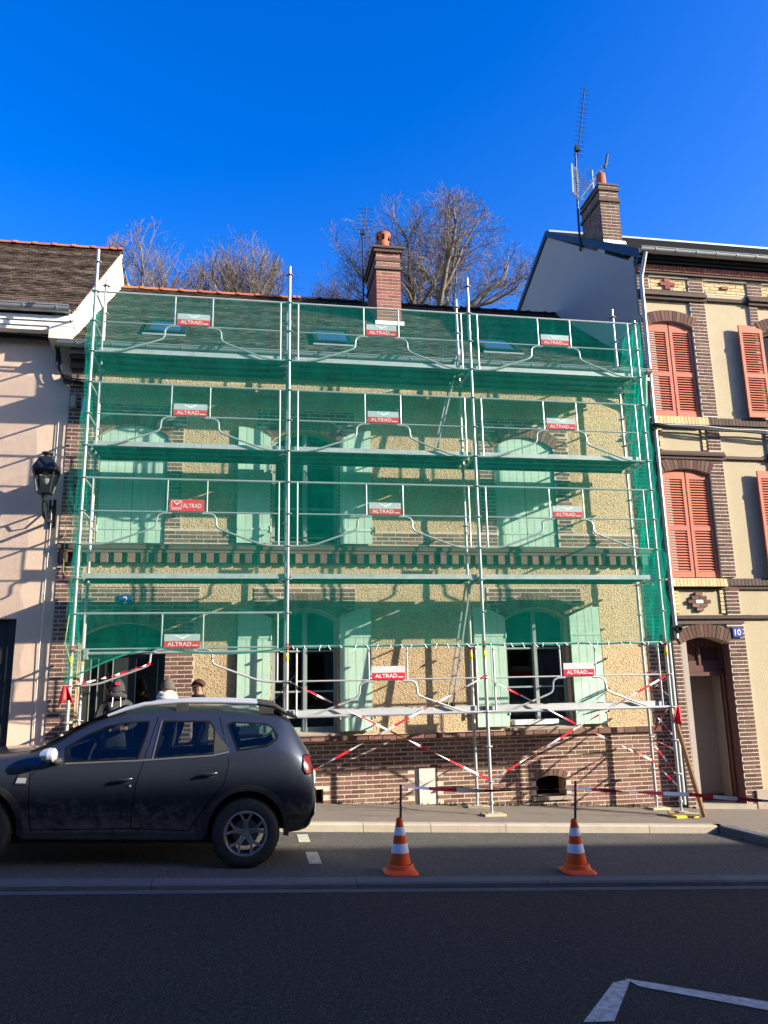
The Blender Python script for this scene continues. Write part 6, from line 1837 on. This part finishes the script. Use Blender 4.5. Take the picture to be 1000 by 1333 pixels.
# ================================================================ bare winter trees on the slope behind
def tree(x, y, ztop, crown_w, seed, label, fork=0.45, upright=0.5, twigs=1.0, col='bark'):
    rnd = random.Random(seed)
    zb = gz(x, y) - 0.3; H = ztop - zb
    t = thing('bare_tree', label, 'tree', (x, y, zb), 'bare trees behind the roofs')
    tk = MB(); br_ = MB(); tw = MB()
    def rv(): return Vector((rnd.uniform(-1,1), rnd.uniform(-1,1), rnd.uniform(-1,1)))
    fork_h = H*fork
    tp = [Vector((x, y, zb))]
    for i in range(1, 6): tp.append(Vector((x, y, zb + fork_h*i/5)) + Vector((rnd.uniform(-.12,.12), rnd.uniform(-.12,.12), 0))*i*0.5)
    r0 = 0.018*H + 0.05
    tk.tube(tp, [r0*(1-0.1*i) for i in range(6)], 9)
    top = zb + H
    cz = zb + fork_h
    def env(p):                                   # inside the rounded crown?
        w_ = 1 + 0.45*noise.noise((p.x*0.45, p.y*0.45+seed, p.z*0.45))
        hx = (p.x-x)/(crown_w/2)*w_; hy = (p.y-y)/(crown_w/2)*w_; hz = (p.z-cz)/(top-cz)*(1+0.22*noise.noise((p.x*0.5+seed, p.y*0.5, 3.1)))
        if hz > 1 or hz < -0.15: return False
        return (hx*hx+hy*hy) < max(0.05, 1.0 - max(0, (hz-0.35)/0.65)**2.2)*1.05
    cnt = [0]
    def grow(p, d, L_, r, depth):
        n = 4 if depth < 3 else 3
        pts = [p]; q = p.copy(); dd = d.copy()
        for i in range(n):
            dd = (dd + rv()*(0.14 + 0.05*depth) + Vector((0,0,0.07*upright))).normalized()
            q = q + dd*(L_/n); pts.append(q.copy())
            if depth > 2 and not env(q): break
        m = len(pts)
        rad = [max(0.006, r*(1-0.5*i/(m-1))) for i in range(m)]
        (br_ if depth < 4 else tw).tube(pts, rad, 6 if depth < 2 else (4 if depth < 4 else 3), cap=False)
        cnt[0] += 1
        if depth >= 7 or not env(pts[-1]): return
        kids = {0: 4, 1: 4, 2: 4, 3: 3, 4: 3, 5: 2, 6: 2}[depth]
        if depth >= 4: kids = max(1, int(round(kids*twigs - rnd.random()*0.4)))
        for k in range(kids):
            f = rnd.uniform(0.35, 1.0) if k else 1.0
            i = min(m-2, int(f*(m-1))); g = f*(m-1)-i
            bp_ = pts[i].lerp(pts[i+1], min(1, g))
            ax = rv().cross(dd).normalized()
            ang = rnd.uniform(0.3, 0.85) if k else rnd.uniform(0.05, 0.3)
            nd = (dd*math.cos(ang) + ax*math.sin(ang) + Vector((0,0,0.10*upright))).normalized()
            grow(bp_, nd, L_*rnd.uniform(0.58, 0.80), r*(0.62 if k == 0 else rnd.uniform(0.35, 0.5)), depth+1)
    nb_ = 6
    for k in range(nb_):
        a = 2*math.pi*k/nb_ + rnd.uniform(-0.3, 0.3)
        o_ = rnd.uniform(0.45, 1.5)*(1.2-upright)
        d = Vector((math.cos(a)*o_, math.sin(a)*o_, 1.0)).normalized()
        grow(tp[-1] - Vector((0,0,rnd.uniform(0, 0.12)*H)), d, (top-cz)*0.40, r0*0.60, 0)
    tk.build('trunk', M[col], t, smooth=True)
    br_.build('branches', M[col], t, smooth=True)
    tw.build('twigs', M['twig'], t, kind='stuff')
    return cnt[0]
def at(px, py, Y): return onY(px, py, Y)
p = at(552, 268, 26.0); TC = []
TC.append(tree(p.x, 26.0, p.z, 11.0, 11, 'broad domed bare tree behind the red brick chimney', fork=0.62, upright=0.3, twigs=1.05))
p = at(205, 296, 24.0); TC.append(tree(p.x, 24.0, p.z, 5.6, 5, 'bushy bare tree next to the white gable', fork=0.60, upright=0.5, twigs=0.8))
p = at(312, 303, 25.0); TC.append(tree(p.x, 25.0, p.z, 6.2, 8, 'slender bare tree with pale upright stems above the red ridge tiles', fork=0.60, upright=0.9, twigs=0.75))
p = at(440, 372, 30.0); TC.append(tree(p.x, 30.0, p.z, 4.5, 14, 'low bare treetop just showing over the ridge left of the brick chimney', fork=0.6, upright=0.5, twigs=0.8))
print('branches', TC)

# ================================================================ terrace across the street (behind the camera); it shades the road
mat('render_opposite', (0.50, 0.44, 0.36), 0.9, var=0.3, vscale=1.0)
for k in range(5):
    x0 = -18 + 14.0*k; x1 = x0 + 13.99
    h = thing('terrace_house', ['terrace house across the street, first up the hill', 'second terrace house down across the street', 'third terrace house down across the street', 'fourth terrace house down across the street', 'last terrace house down across the street'][k], 'house', ((x0+x1)/2, -13.6, zs((x0+x1)/2)), 'terrace across the street')
    ops = []
    for q in range(4):
        for zz in (1.2, 4.2, 7.2):
            ops.append([(x0+1.5+q*3.2, zz), (x0+2.6+q*3.2, zz), (x0+2.6+q*3.2, zz+1.8), (x0+1.5+q*3.2, zz+1.8)])
    plate([(x0, -2.6), (x1, -2.6), (x1, 9.94), (x0, 9.94)], ops, -13.9, -13.6).build('wall', M['render_opposite'], h)
    MB().box(x0, x1, -23.5, -13.95, -2.6, 9.93).build('rear_block', M['render_opposite'], h)
    for o_ in ops: MB().box(o_[0][0], o_[1][0], -13.78, -13.75, o_[0][1], o_[2][1]).build('window', M['car_glass'], h)
    MB().prism_x([(-13.35, 10.0), (-18.7, 12.8), (-24.0, 10.0), (-24.0, 9.86), (-13.35, 9.86)], x0, x1).build('roof', M['tile_brown'], h)
